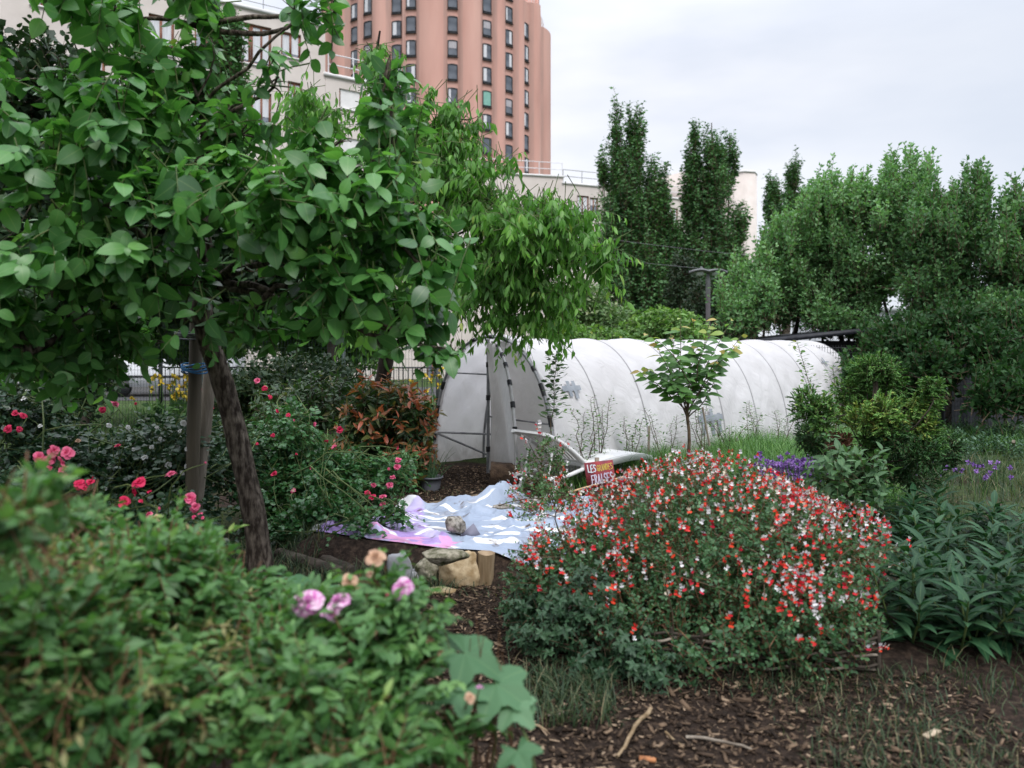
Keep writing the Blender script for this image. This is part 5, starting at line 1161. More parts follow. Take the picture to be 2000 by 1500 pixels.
    dl = d.build('door', dirty, root, smooth=True)
    fr = Buf(); zs = TH * .97 * np.sin(np.linspace(.09, math.pi / 2, 30)); fp = np.array([TC + TA * -.03 + dd * (halfw(z) * .94) + np.array([0, 0, z + .10 * (1 - z / TH)]) for z in zs]); fr.tubes(fp[None], np.full(30, .019), 8); ff = fr.build('door_frame', surf('pale_pipe', (.36, .35, .34), (.50, .49, .48), 6, .5), dl, smooth=True)
    for k in (5, 9, 13, 17, 20, 24): t = Buf(); t.tubes(fp[k:k + 2][None], np.full(2, .03), 8); t.build('tape_band', tape, dl)
    # patches of grey tape on the cloth
    gp = surf('grey_tape', (.20, .22, .25), (.28, .30, .33), 5, .45)
    def patch(s0, th0, strips):
        t = Buf()
        for (ds, dt, ls, lt) in strips:
            t.grid(np.array([[tpt(s0 + ds + ls * u, th0 + dt + lt * v, 1.024) for v in np.linspace(0, 1, 5)] for u in np.linspace(0, 1, 5)]))
        t.build('tape_patch', gp, root)
    patch(.35, .62, [(0, 0, .34, .045), (.1, -.05, .06, .14), (.2, -.07, .06, .16)])
    patch(3.05, .28, [(0, 0, .62, .05), (.08, -.1, .08, .2), (.30, -.12, .08, .22), (.48, -.1, .08, .16)])
    patch(7.4, .82, [(0, 0, .28, .02), (.1, -.05, .05, .13)])
polytunnel()

# ------------------------------------------------------------------ tarpaulin bed
def tarp():
    m, nt, b = new_mat('printed_tarpaulin'); L = nt.links.new; N = nt.nodes.new
    u, v = attr(nt, 'rnd'), attr(nt, 'aux'); cb = N('ShaderNodeCombineXYZ'); L(u, cb.inputs[0]); L(v, cb.inputs[1])
    def noise(sc, det=3, dis=0.0):
        n = N('ShaderNodeTexNoise'); n.inputs['Scale'].default_value = sc; n.inputs['Detail'].default_value = det; n.inputs['Distortion'].default_value = dis; L(cb.outputs[0], n.inputs['Vector']); return n.outputs['Fac']
    def math_(op, a, b_):
        k = N('ShaderNodeMath'); k.operation = op
        for i, q in enumerate((a, b_)):
            if isinstance(q, (int, float)): k.inputs[i].default_value = q
            else: L(q, k.inputs[i])
        return k.outputs[0]
    def step(a, lo, hi):
        k = N('ShaderNodeMapRange'); k.inputs['From Min'].default_value = lo; k.inputs['From Max'].default_value = hi; L(a, k.inputs['Value']); return k.outputs[0]
    def mix(f, a, c):
        k = N('ShaderNodeMix'); k.data_type = 'RGBA'; L(f, k.inputs['Factor'])
        for nm, q in (('A', a), ('B', c)):
            if isinstance(q, tuple): k.inputs[nm].default_value = (*q, 1)
            else: L(q, k.inputs[nm])
        return k.outputs['Result']
    blue = mix(step(noise(3.0), .35, .65), (.25, .30, .40), (.33, .39, .49))
    lil = mix(step(noise(6.0, 2, 1.0), .48, .52), (.36, .25, .54), (.46, .41, .64))
    pur = step(math_('ADD', math_('ADD', u, math_('MULTIPLY', noise(2.2, 3), .35)), math_('MULTIPLY', v, .45)), .73, .71)
    c = mix(pur, blue, lil)
    # swooping white shapes of the print
    wv = N('ShaderNodeTexWave'); wv.wave_type = 'RINGS'; wv.inputs['Scale'].default_value = 2.4; wv.inputs['Distortion'].default_value = 11.0; wv.inputs['Detail'].default_value = 1.5; wv.inputs['Detail Scale'].default_value = 1.4; L(cb.outputs[0], wv.inputs['Vector'])
    whites = math_('MULTIPLY', step(v, .92, .90), math_('MULTIPLY', step(wv.outputs['Fac'], .84, .86), step(noise(5.2, 2), .47, .49))); c = mix(whites, c, (.74, .74, .76))
    pink = math_('MULTIPLY', step(math_('ADD', v, math_('MULTIPLY', noise(5, 2), .12)), .20, .19), math_('MULTIPLY', step(u, .22, .24), step(u, .56, .54))); pk = math_('MULTIPLY', pink, step(noise(9, 1, 2.0), .47, .49)); c = mix(pk, c, (.62, .30, .52))
    left = step(u, .085, .075); c = mix(left, c, (.64, .64, .66))
    dirt = math_('MULTIPLY', step(noise(4.5, 8), .55, .72), .85); c = mix(dirt, c, (.12, .075, .05))
    stain = step(noise(16, 7), .62, .70); c = mix(stain, c, (.10, .075, .06))
    L(c, b.inputs['Base Color']); b.inputs['Roughness'].default_value = .48; b.inputs['Specular IOR Level'].default_value = .4
    wr = N('ShaderNodeTexNoise'); wr.inputs['Scale'].default_value = 7; wr.inputs['Detail'].default_value = 5; wr.inputs['Distortion'].default_value = 1.2; L(cb.outputs[0], wr.inputs['Vector'])
    bp = N('ShaderNodeBump'); bp.inputs['Strength'].default_value = .8; bp.inputs['Distance'].default_value = .05; L(wr.outputs['Fac'], bp.inputs['Height']); L(bp.outputs[0], b.inputs['Normal'])
    nu, nv = 170, 140; U, W = np.meshgrid(np.linspace(0, 1, nu), np.linspace(0, 1, nv), indexing='ij')
    c00, c10, c01, c11 = np.array([-1.86, 6.74]), np.array([.75, 5.86]), np.array([-1.02, 7.42]), np.array([.75, 7.75])
    XY = ((1 - U) * (1 - W))[..., None] * c00 + (U * (1 - W))[..., None] * c10 + ((1 - U) * W)[..., None] * c01 + (U * W)[..., None] * c11
    XY[..., 1] += -.22 * np.sin(np.pi * np.clip(U, 0, 1)) * (1 - W) + .38 * np.exp(-((U - .55) / .2) ** 2) * W ** 3
    XY[..., 0] += .04 * sines(np.stack([U, W, U * 0], -1), 5, 9)
    XY[..., 1] += .03 * sines(np.stack([U, W, U * 0], -1), 6, 11)
    pz = np.stack([XY[..., 0], XY[..., 1], 0 * U], -1)
    rdg = lambda sd, f: (1 - np.minimum(1, np.abs(sines(pz, sd, f, 1)) * 2.2)) ** 2
    Z = .045 * rdg(51, 4.0) + .040 * rdg(52, 6.5) + .022 * rdg(53, 12) + .014 * rdg(54, 22) + .195 + .045 * sines(pz, 9, 4.5, 3) + .03 * np.abs(sines(pz, 19, 8, 2)) - .020 * np.abs(sines(pz, 29, 16, 2)) + .016 * np.abs(sines(pz, 33, 26, 2)) + .05 * np.exp(-((W - .62 - .1 * U) / .12) ** 2) * ss(.1, .5, U)
    Z += .12 * np.exp(-(((U - .52) / .085) ** 2)) * ss(.80, 1, W) + .08 * ss(.80, 1, W) * np.exp(-((U - .05) / .08) ** 2) + .04 * ss(.85, 1, W)
    Z -= .13 * (1 - ss(0, .10, W)) * (.7 + .3 * np.sin(U * 19)); Z -= .10 * (1 - ss(0, .07, U)) * (1 - ss(.7, .9, W))
    Z = np.maximum(Z, gz(XY[..., 0], XY[..., 1]) + .012)
    g = Buf(); g.grid(np.stack([XY[..., 0], XY[..., 1], Z], -1)[:, ::-1], 0, U[:, ::-1], W[:, ::-1])
    o = g.build('tarpaulin', m, smooth=True); tag(o, 'rumpled pale blue and purple printed tarpaulin weighted with stones', 'tarpaulin')
    # eyelet in the raised corner
    def zat(x, y):
        d = np.hypot(XY[..., 0] - x, XY[..., 1] - y); i = np.unravel_index(np.argmin(d), d.shape); return Z[i]
    i = int(.52 * (nu - 1)); p = np.array([*XY[i, -4], Z[i, -4] + .006]); e = Buf(); an = np.linspace(0, 2 * np.pi, 13)
    e.tubes(np.stack([p[0] + .012 * np.cos(an), p[1] + .010 * np.sin(an) * .4, p[2] + .012 * np.sin(an)], 1)[None], np.full(13, .005), 5); e.build('eyelet', tape, o)
    return zat
tz = tarp()
def tarp_scrap():
    g = Buf(); c = P(1615, 962, 6.9); n = 14; U, W = np.meshgrid(np.linspace(-.5, .5, n), np.linspace(-.5, .5, n), indexing='ij')
    G = np.stack([c[0] + U * .5, c[1] + W * .55, .38 + .05 * np.sin(U * 9 + W * 4) + .03 * np.cos(W * 14)], -1); g.grid(G)
    tag(g.build('cloth_sheet', surf('white_sheet', (.58, .57, .68), (.74, .73, .78), 4, .5), smooth=True), 'small piece of white sheeting showing between the salvia and the conifer', 'sheet')
    b = Buf(); b.box((c[0], c[1] + .05, .19), (.46, .4, .34)); b.box((c[0] - .1, c[1] + .32, .3), (.5, .08, .26)); tag(b.build('wooden_crate', dark_wood), 'dark wooden crate holding up the white sheeting', 'crate')
tarp_scrap()

# ------------------------------------------------------------------ stones and timber
stone_m = [surf('grey_granite', (.10, .09, .075), (.40, .37, .33), 34, .95, .7, .15, bscale=40), surf('sandstone', (.27, .19, .10), (.50, .40, .26), 16, .95, .5, .15, bscale=30), surf('mossy_stone', (.06, .065, .03), (.33, .30, .235), 22, .95, .8, .15, bscale=35), surf('blue_grey_slab', (.22, .225, .24), (.32, .325, .34), 8, .9, .4, .2)]
def stone(label, c, s, mat, seed, cuts=14, rz=0.0, deep=.80, blocky=False, name='stone', group='stones holding down the tarpaulin'):
    r = np.random.default_rng(seed); nu, nv = 44, 26
    u, v = np.meshgrid(np.linspace(0, 2 * np.pi, nu), np.linspace(-math.pi / 2, math.pi / 2, nv), indexing='ij')
    D = np.stack([np.cos(u) * np.cos(v), np.sin(u) * np.cos(v), np.sin(v)], -1); Q = D * 1.12 if not blocky else D / np.max(np.abs(D), -1, keepdims=True) ** .85
    for k in range(cuts):
        n = nrm(r.normal(size=3)); d = Q @ n; lim = deep * r.uniform(.85, 1.1); Q = Q - np.maximum(d - lim, 0)[..., None] * n * .94
    Q = Q * (1 + .07 * sines(D, seed, 6, 4))[..., None] * np.asarray(s) / 2
    cs, sn = math.cos(rz), math.sin(rz); Q = np.stack([Q[..., 0] * cs - Q[..., 1] * sn, Q[..., 0] * sn + Q[..., 1] * cs, Q[..., 2]], -1)
    g = Buf(); g.grid(Q + np.asarray(c)); return tag(g.build(name, mat, smooth=False), label, 'stone', group)
def on_tarp(px, py, h):
    p = onground(px, py, .24); z = tz(p[0], p[1]); return (p[0], p[1], z + h / 2 - .02)
stone('rounded grey stone in the middle of the tarpaulin', on_tarp(890, 1042, .16), (.16, .15, .16), stone_m[0], 3)
stone('flat tan stone lying near the raised back corner of the tarpaulin', on_tarp(981, 992, .07), (.24, .12, .08), stone_m[0], 5, rz=.1)
c_ = onground(868, 1095, .27); stone('long flat mossy stone laid along the front edge of the tarpaulin', (c_[0], c_[1] - .02, .30), (.30, .17, .13), stone_m[2], 8, rz=.12)
stone('lumpy mossy stone at the front foot of the bed', (*onground(838, 1138)[:2], .085), (.20, .18, .18), stone_m[2], 12, 10)
stone('grey slab of stone standing on edge, leftmost of the front row', (*onground(783, 1140)[:2], .10), (.20, .09, .25), stone_m[3], 17, 6, .3, .85, True)
stone('small grey stone wedged between the slab and the mossy stone', (*onground(808, 1140)[:2], .05), (.09, .09, .11), stone_m[3], 19, 12, .3)
stone('squared block of yellow sandstone in the front row', (*onground(895, 1142)[:2], .11), (.27, .20, .25), stone_m[1], 23, 5, .35, .92, True)
stone('flat buff stone half buried in front of the sandstone block', (*onground(862, 1158)[:2], .01), (.26, .16, .06), stone_m[1], 27, 9, .2)
def log_piece(name, label, c, r, h, tilt, mat, cut, seed=0):
    b = Buf(); n = 20; an = np.linspace(0, 2 * np.pi, n, endpoint=False); rr = r * (1 + .07 * np.sin(an * 3 + seed) + .04 * np.sin(an * 7 + seed)); M = np.array(Matrix.Rotation(tilt[0], 3, 'X') @ Matrix.Rotation(tilt[1], 3, 'Y'))
    rings = [np.stack([rr * q * np.cos(an), rr * q * np.sin(an), 0 * an + z], 1) for z, q in ((0, 1.05), (h * .3, 1), (h * .7, .98), (h, 1.0))]
    V = np.concatenate(rings) @ M.T + np.asarray(c); F_ = [[k * n + i, k * n + (i + 1) % n, (k + 1) * n + (i + 1) % n, (k + 1) * n + i] for k in range(3) for i in range(n)]
    b.add(V, F_, 0); V2 = np.concatenate([rings[3], rings[0]]) @ M.T + np.asarray(c); b.add(V2, [list(range(n)), list(range(2 * n - 1, n - 1, -1))], 1)
    return tag(b.build(name, [mat, cut]), label, 'log')
cut_wood = surf('cut_wood', (.20, .14, .085), (.34, .25, .16), 12, .9, .3, .15)
bark_strip = surf('stripped_wood', (.16, .11, .06), (.32, .24, .15), 14, .9, .6, .15, stretch=(1, 1, .12))
log_piece('wooden_post', 'short split wooden post propping the front corner of the tarpaulin', (*onground(946, 1140)[:2], -.02),   .062, .25, (.05, .06), bark_strip, cut_wood)
c_ = onground(985, 954); log_piece('log', 'short rotting log lying at the foot of the open tunnel door', (c_[0] - .17, c_[1] + .05, .16), .16, .36, (math.radians(10), math.radians(92)), surf('rotten_bark', (.035, .022, .015), (.10, .065, .042), 12, .95, .8), surf('rotten_cut', (.05, .032, .02), (.12, .08, .05), 14, .95, .5), 2)
for k, (lab, a, b_) in enumerate((('long dark round timber lying in the grass left of the tarpaulin, nearer the bed', (570, 1068), (690, 1118)), ('long dark round timber lying in the grass, nearer the tree trunk', (545, 1082), (668, 1120)))):
    A_, B_ = onground(*a, .05), onground(*b_, .05); q = Buf(); t = np.linspace(0, 1, 9)[:, None]; q.tube(A_ + (B_ - A_) * t, .05 + .004 * np.sin(np.arange(9) * 3.0), 10); tag(q.build('timber', dark_wood), lab, 'timber', 'timbers edging the bed')
def plank(label, pa, pb, w, th, z, mat, name='plank'):
    A_, B_ = onground(*pa, z), onground(*pb, z); n = 12; t = np.linspace(0, 1, n); d = nrm(B_ - A_); s = np.cross(d, (0, 0, 1))
    top = A_ + (B_ - A_) * t[:, None] + np.array([0, 0, 1]) * (.006 * np.sin(t * 9))[:, None]; wv = w / 2 * (1 + .10 * np.sin(t * 13) + .06 * np.sin(t * 31))
    q = Buf(); ring = np.stack([top + s * wv[:, None], top - s * wv[:, None], top - s * wv[:, None] - (0, 0, th), top + s * wv[:, None] - (0, 0, th), top + s * wv[:, None]], 1); q.grid(ring)
    q.add(ring[0, :4], [[0, 1, 2, 3]]); q.add(ring[-1, :4], [[3, 2, 1, 0]])
    return tag(q.build(name, mat), label, 'plank')
plank('split weathered plank lying on the mulch behind the tarpaulin', (842, 985), (948, 966), .15, .035, .05, bark_strip)
plank('weathered board edging the back of the bed at left', (600, 1015), (800, 1002), .12, .04, .10, old_wood, 'board')
def folded():
    c = on_tarp(917, 1046, .1); b = Buf(); c = np.array(c); b.add([c + (-.10, 0, -.05), c + (.11, .0, -.05), c + (.0, .10, -.03), c + (.03, .03, .07)], [[0, 1, 3], [1, 2, 3], [2, 0, 3], [0, 2, 1]])
    tag(b.build('tarp_corner', surf('tarp_underside', (.15, .15, .20), (.22, .22, .28), 5, .6)), 'dark folded corner of sheeting beside the rounded stone', 'sheeting')
folded()

# ------------------------------------------------------------------ pot
def pot():
    c = onground(842, 958); root = thing('plant_pot', 'grey plastic plant pot with tall onion-like leaves at the tunnel entrance', 'plant pot', c)
    b = Buf(); n = 24; an = np.linspace(0, 2 * np.pi, n + 1); pr = [(.10, .0), (.115, .08), (.128, .15), (.145, .15), (.147, .172), (.135, .172), (.125, .13), (0.0, .13)]
    b.grid(np.array([[(c[0] + r * math.cos(a), c[1] + r * math.sin(a), z) for a in an] for r, z in pr])); b.build('pot', surf('grey_plastic', (.10, .105, .125), (.14, .145, .165), 4, .45, 0, .4), root, smooth=False)
    l = Buf(); k = 34; p0 = c + np.stack([rng.normal(size=k) * .05, rng.normal(size=k) * .05, np.full(k, .12)], 1); d = np.stack([rng.normal(size=k) * .13, rng.normal(size=k) * .13, rng.uniform(.25, .52, k)], 1); t = np.linspace(0, 1, 6)
    l.tubes(p0[:, None] + d[:, None] * t[None, :, None] + np.stack([0 * t, 0 * t, -.08 * t ** 3], 1)[None], .006 * (1 - t * .85), 5, 0, rng.random(k)); l.build('leaves', leafmat('onion_leaf', [(0, (.05, .11, .045)), (1, (.10, .18, .07))], .45, .15), root)
    d = Buf(); d.grid(np.array([[(c[0] - .3 + .3 * u, c[1] - .12 + .25 * v, .03 + .02 * math.sin(9 * u)) for v in np.linspace(0, 1, 3)] for u in np.linspace(0, 1, 3)]))
pot()
def broad_plant():
    c = onground(795, 962); root = thing('leafy_plant', 'broad-leaved plant with a thick stem left of the grey pot', 'plant', c)
    w = Buf(); limb(w, c, c + (-.02, 0, .45), .018, .01, 7, .05, 3, 6); w.build('stem', twigm, root)
    l = Buf(); k = 34; h = rng.uniform(.1, .5, k); a = rng.uniform(0, 6.28, k); p = c + np.stack([.03 * np.cos(a), .03 * np.sin(a), h], 1); d = np.stack([np.cos(a), np.sin(a), rng.uniform(-.3, .7, k)], 1)
    l.scatter(T_NARROW, p, d, np.tile([[0, 0, 1.]], (k, 1)) + rng.normal(size=(k, 3)) * .2, rng.uniform(.18, .28, k), rng.random(k)); l.build('leaves', leafmat('broad_leaf', [(0, (.06, .11, .035)), (.8, (.12, .17, .06)), (1, (.25, .09, .04))], .45, .25, rib=.4), root)
broad_plant()

# ------------------------------------------------------------------ sun lounger
def lounger():
    O = np.array([1.62, 10.5, 0]); ux = np.array([-.7514, -.6598, 0]); uy = np.array([.6598, -.7514, 0]); uz = np.array([0, 0, 1.]); W = .60
    root = thing('sun_lounger', 'white plastic sun lounger with raised slatted back beside the tunnel', 'sun lounger', O)
    def curve(x):   # seat profile: dips at the knee, curls down at the foot
        return .355 - .05 * math.exp(-(x / .09) ** 2) + .02 * math.sin(x * 4.2)
    def slab(b, y0, y1, xs, th=.022, zf=curve):
        top = np.array([[O + ux * x + uy * y + uz * (zf(x) + d) for y, d in ((y0, 0), (y1, 0), (y1, -th), (y0, -th), (y0, 0))] for x in xs]); b.grid(top); b.add(top[0, :4], [[0, 1, 2, 3]]); b.add(top[-1, :4], [[3, 2, 1, 0]])
    s = Buf(); xs = np.linspace(0, 1.28, 24)
    for k in range(8):
        y0 = -W / 2 + .06 + k * (W - .12) / 8; slab(s, y0 + .006, y0 + (W - .12) / 8 - .006, xs)
    for e in (-1, 1): slab(s, e * W / 2 - .0 if e > 0 else -W / 2, (W / 2 - .062) if e > 0 else (-W / 2 + .062), xs, .075)
    for x0 in (.0, .52, 1.2): slab(s, -W / 2 + .06, W / 2 - .06, np.linspace(x0, x0 + .075, 4), .03, lambda x: curve(x) - .003)
    s.build('seat', white_plastic, root, smooth=False)
    bk = Buf(); ang = math.radians(31); px = 1.24
    def bp(x, y, d=0.0): return O + ux * (px + x * math.cos(ang) - d * math.sin(ang)) + uy * y + uz * (.365 + x * math.sin(ang) + d * math.cos(ang) + .04 * math.sin(x / .75 * math.pi))
    def bslab(y0, y1, x0, x1, th=.022, n=12):
        top = np.array([[bp(x, y, d) for y, d in ((y0, 0), (y1, 0), (y1, -th), (y0, -th), (y0, 0))] for x in np.linspace(x0, x1, n)]); bk.grid(top); bk.add(top[0, :4], [[0, 1, 2, 3]]); bk.add(top[-1, :4], [[3, 2, 1, 0]])
    for k in range(7): y0 = -W / 2 + .07 + k * (W - .14) / 7; bslab(y0 + .014, y0 + (W - .14) / 7 - .014, .05, .64)
    for y0, y1 in ((-W / 2, -W / 2 + .065), (W / 2 - .065, W / 2)): bslab(y0, y1, 0, .76, .04)
    bslab(-W / 2 + .065, W / 2 - .065, .645, .76, .03, 4); bslab(-W / 2 + .065, W / 2 - .065, 0, .05, .03, 3)
    bk.build('backrest', white_plastic, root)
    for x0, x1 in ((.07, .02), (1.05, 1.13), (1.72, 1.8)):
        for e in (-1, 1):
            l = Buf(); zt = .33 if x0 < 1.5 else .24; t = np.linspace(0, 1, 8)
            cpt = np.array([O + ux * (x0 + (x1 - x0) * q ** 2) + uy * (e * (W / 2 - .03 + .03 * q)) + uz * (zt * (1 - q) + .0) for q in t]); wd = np.interp(t, [0, .4, 1], [.14, .06, .045])
            ring = np.stack([cpt + ux * wd[:, None] / 2 + uy * .018, cpt - ux * wd[:, None] / 2 + uy * .018, cpt - ux * wd[:, None] / 2 - uy * .018, cpt + ux * wd[:, None] / 2 - uy * .018, cpt + ux * wd[:, None] / 2 + uy * .018], 1); l.grid(ring); l.add(ring[-1, :4], [[3, 2, 1, 0]]); l.build('leg', white_plastic, root)
    for e in (-1,):
        r_ = Buf(); t = np.linspace(0, math.pi, 14); r_.tube([O + ux * (1.1 + .24 * math.cos(q)) + uy * e * (W / 2 + .03) + uz * (.33 + .15 * math.sin(q) ** .6) for q in t], [.022] * 14, 8); r_.build('armrest', white_plastic, root, smooth=True)
    for e in (-1, 1):
        r_ = Buf(); a_ = [(1.86, .21), (1.5, .23), (1.2, .29)]; r_.tube([O + ux * x + uy * e * (W / 2 - .03) + uz * z for x, z in a_], [.026] * 3, 8); r_.build('rear_rail', white_plastic, root)
    sp = Buf(); sp.tube([bp(.5, -.2, -.03), O + ux * 1.78 - uy * .2 + uz * .2], [.016] * 2, 6); sp.tube([bp(.5, .2, -.03), O + ux * 1.78 + uy * .2 + uz * .2], [.016] * 2, 6); sp.tube([O + ux * 1.78 - uy * .28 + uz * .2, O + ux * 1.78 + uy * .28 + uz * .2], [.018] * 2, 6); sp.build('back_support', white_plastic, root)
lounger()

# ------------------------------------------------------------------ painted sign
def sign():
    Y = 8.3; c = P(1172, 926, Y); W, H = .30, .265; rz, roll = math.radians(-6), math.radians(8)
    R_ = np.array((Matrix.Rotation(rz, 3, 'Z') @ Matrix.Rotation(-roll, 3, 'Y') @ Matrix.Rotation(math.radians(-8), 3, 'X')))
    root = thing('painted_sign', 'small hand-painted dark red wooden sign with white and yellow lettering on a stake', 'sign', (c[0], c[1], 0))
    tr = lambda a: np.asarray(a, float) @ R_.T + c
    b = Buf(); n = 9
    v = np.array([[x, y, z] for x in (-W / 2, W / 2) for y in (-.009, .009) for z in (-H / 2, H / 2)]); b.add(tr(v), np.array([[0, 1, 3, 2], [4, 6, 7, 5], [0, 4, 5, 1], [2, 3, 7, 6], [0, 2, 6, 4], [1, 5, 7, 3]]))
    b.build('board', surf('red_painted_board', (.16, .04, .06), (.36, .05, .05), 9, .75, .2, .3, stretch=(1, 1, 1.5)), root)
    s = Buf(); p = tr([[-.03, .02, H / 2 + .045], [-.03, .02, -H / 2 - .02]]); s.box(((p[0] + p[1]) / 2)[:3] * [1, 1, 0] + [0, .012, (p[0][2] + 0) / 2], (.045, .018, p[0][2])); s.build('stake', old_wood, root)
    GL = {'L': [[(0, 1), (0, 0), (.7, 0)]], 'E': [[(.7, 1), (0, 1), (0, 0), (.7, 0)], [(0, .5), (.55, .5)]], 'S': [[(.7, .85), (.4, 1), (.05, .85), (.1, .6), (.6, .42), (.7, .15), (.35, 0), (0, .12)]], 'G': [[(.7, .82), (.4, 1), (.08, .8), (0, .45), (.15, .1), (.45, 0), (.7, .15), (.7, .42), (.4, .42)]],
          'R': [[(0, 0), (0, 1), (.45, 1), (.65, .78), (.45, .52), (0, .5)], [(.3, .5), (.7, 0)]], 'A': [[(0, 0), (.35, 1), (.7, 0)], [(.13, .36), (.57, .36)]], 'N': [[(0, 0), (0, 1), (.65, 0), (.65, 1)]], 'D': [[(0, 0), (0, 1), (.4, .95), (.68, .55), (.45, .08), (0, 0)]], 'F': [[(.7, 1), (0, 1), (0, 0)], [(0, .52), (.55, .52)]], 'I': [[(.2, 1), (.2, 0)]]}
    def word(txt, x0, z0, w, h, mat, th, slope):
        g = Buf(); adv = w / len(txt); r = np.random.default_rng(len(txt))
        for i, ch in enumerate(txt):
            ox, oz = x0 + i * adv, z0 + slope * i * adv + r.normal() * .003
            for st in GL[ch]:
                pts = np.array([(ox + q[0] * adv * .98, oz + q[1] * h) for q in st]); pts += r.normal(size=pts.shape) * .0012
                for p_, q_ in zip(pts[:-1], pts[1:]):
                    d = q_ - p_; l = np.linalg.norm(d) + 1e-9; d = d / l; nn = np.array([-d[1], d[0]]) * th / 2; p2, q2 = p_ - d * th * .35, q_ + d * th * .35
                    V = [(*(p2 + nn),), (*(q2 + nn),), (*(q2 - nn),), (*(p2 - nn),)]; g.add(tr([(x, -.0115 - .0004 * (len(g.V) % 3), z) for x, z in V]), [[3, 2, 1, 0]])
        g.build('lettering', mat, root)
    word('LES', -.115, .028, .085, .072, surf('white_paint_letters', (.55, .60, .66), (.66, .70, .74), 20, .6), .011, .05)
    word('GRANDES', -.022, .034, .166, .060, surf('yellow_paint_letters', (.50, .33, .05), (.62, .46, .12), 20, .6), .0072, .05)
    word('FRAISES', -.09, -.098, .225, .092, surf('lilac_paint_letters', (.48, .42, .54), (.60, .54, .64), 20, .6), .0115, .06)
sign()
def cane(name, label, a, b, r, mat, cat, group=None):
    q = Buf(); t = np.linspace(0, 1, 14)[:, None]; a, b = np.asarray(a, float), np.asarray(b, float); q.tube(a + (b - a) * t, r * (1 + .12 * (np.arange(14) % 3 == 0)), 7); tag(q.build(name, mat), label, cat, group)
bamboo = surf('bamboo', (.42, .26, .13), (.55, .36, .20), 8, .5)
cane('bamboo_cane', 'pale bamboo cane lying level just under the painted sign', P(1110, 962, 8.1), P(1260, 920, 8.6), .011, bamboo, 'cane')
cane('garden_stake', 'thin brown stake standing in the weeds right of the lounger', onground(1266, 905, .15), P(1268, 833, 11), .016, old_wood, 'stake')
cane('garden_stake', 'leaning brown stake among the grass right of the young tree', P(1386, 870, 10.6), P(1372, 795, 10.6), .014, old_wood, 'stake')
cane('garden_stake', 'short pale stake in the vegetable bed at the right edge', onground(1976, 888), P(1980, 862, 12), .025, old_wood, 'stake')
cane('garden_stake', 'dark stake standing in the bed right of the leafy plants', onground(1948, 1040), P(1952, 985, 7), .02, dark_wood, 'stake')

# ------------------------------------------------------------------ young tree, sapling, conifer
def young_tree():
    Y = 9.2; base = np.array([(1345 - CX) / F * Y, Y, 0]); root = thing('young_tree', 'young tree with fresh yellow-tipped leaves in front of the tunnel', 'tree', base)
    w = Buf(); fk = limb(w, base, P(1345, 778, Y), .022, .017, 10, .01, 2, 8)
    tips = [(1262, 735), (1250, 742), (1285, 690), (1262, 668), (1310, 660), (1330, 630), (1355, 640), (1385, 650), (1400, 640), (1430, 640), (1448, 672), (1420, 700), (1440, 690), (1300, 760), (1405, 725), (1310, 705), (1365, 690)]
    c = Buf(); m = leafmat('young_tree_leaf', [(0, (.045, .11, .028)), (.45, (.09, .19, .045)), (.75, (.16, .28, .06)), (.9, (.34, .36, .09)), (1, (.44, .28, .11))], .45, .34, rib=.3)
    bl = []
    for k, (x, y) in enumerate(tips):
        Yk = Y + rng.normal() * .22; e = P(x, y - 16, Yk); s = fk[-1 - (k % 3)]; pts = limb(w, s, e, .009, .0025, 10, .06, k, 5)
        t = np.linspace(.26, 1, 20); q = np.stack([np.interp(t, np.linspace(0, 1, 10), pts[:, i]) for i in range(3)], 1); tg = nrm(e - s)
        az = np.arange(20) * 2.4 + k; sd = np.stack([np.cos(az), np.sin(az), 0 * az], 1)
        c.scatter(T_MID, q, tg * .35 + sd - np.array([0, 0, .25]), np.array([.15, -.75, .8]) + rng.normal(size=(20, 3)) * .4, np.where(t > .9, .11, .16) * rng.uniform(.75, 1.2, 20), np.clip(.1 + .45 * rng.random(20) + np.where(t > .86, .48, 0) * (y < 745), 0, 1))
    w.build('trunk', twigm, root); c.build('crown', [m], root)
young_tree()
def thin_plant(name, label, px, y0, y1, Y, n, size, tpl, mat, spread, cat, lean=0, grp=None, stems=1):
    base = np.array([(px - CX) / F * Y, Y, 0]); root = thing(name, label, cat, base, grp); w, c = Buf(), Buf()
    for s in range(stems):
        e = P(px + lean + rng.normal() * spread * (.2 if stems == 1 else 1.), y1 + (rng.random() * .25 * (y0 - y1) if s else 0), Y); pts = limb(w, base + np.array([rng.normal() * .02, 0, 0]), e, .008, .0025, 10, .04, s + int(px), 5)
        t = np.linspace(max(0, 1 - (y0 - y1) / ((HY + CZ / Y * F) - y1)), 1, n); q = np.stack([np.interp(t, np.linspace(0, 1, 10), pts[:, i]) for i in range(3)], 1); az = np.arange(n) * 2.4; sd = np.stack([np.cos(az), np.sin(az), 0 * az + .3], 1)
        k = rng.random(n) * spread / F * Y * (1 - t * .5); q2 = q + sd * k[:, None]; c.scatter(tpl, q2, sd + rng.normal(size=(n, 3)) * .3, np.array([0, 0, 1.]) + rng.normal(size=(n, 3)) * .4, size * rng.uniform(.7, 1.2, n), rng.random(n))
        w.tubes(np.stack([q, q2], 1), np.array([.002, .001]), 3)
    w.build('stem', twigm, root); c.build('foliage', mat, root)
leaf_mid = leafmat('sapling_leaf', [(0, (.025, .06, .02)), (.6, (.055, .11, .03)), (1, (.10, .17, .05))], .45, .25)
leaf_weed = leafmat('weed_leaf', [(0, (.05, .11, .03)), (.6, (.09, .17, .045)), (1, (.16, .25, .07))], .55, .28)
thin_plant('sapling', 'slender dark-leaved sapling against the tunnel front hoop', 1078, 840, 692, 9.5, 140, .075, T_ROUND, leaf_mid, 38, 'sapling')
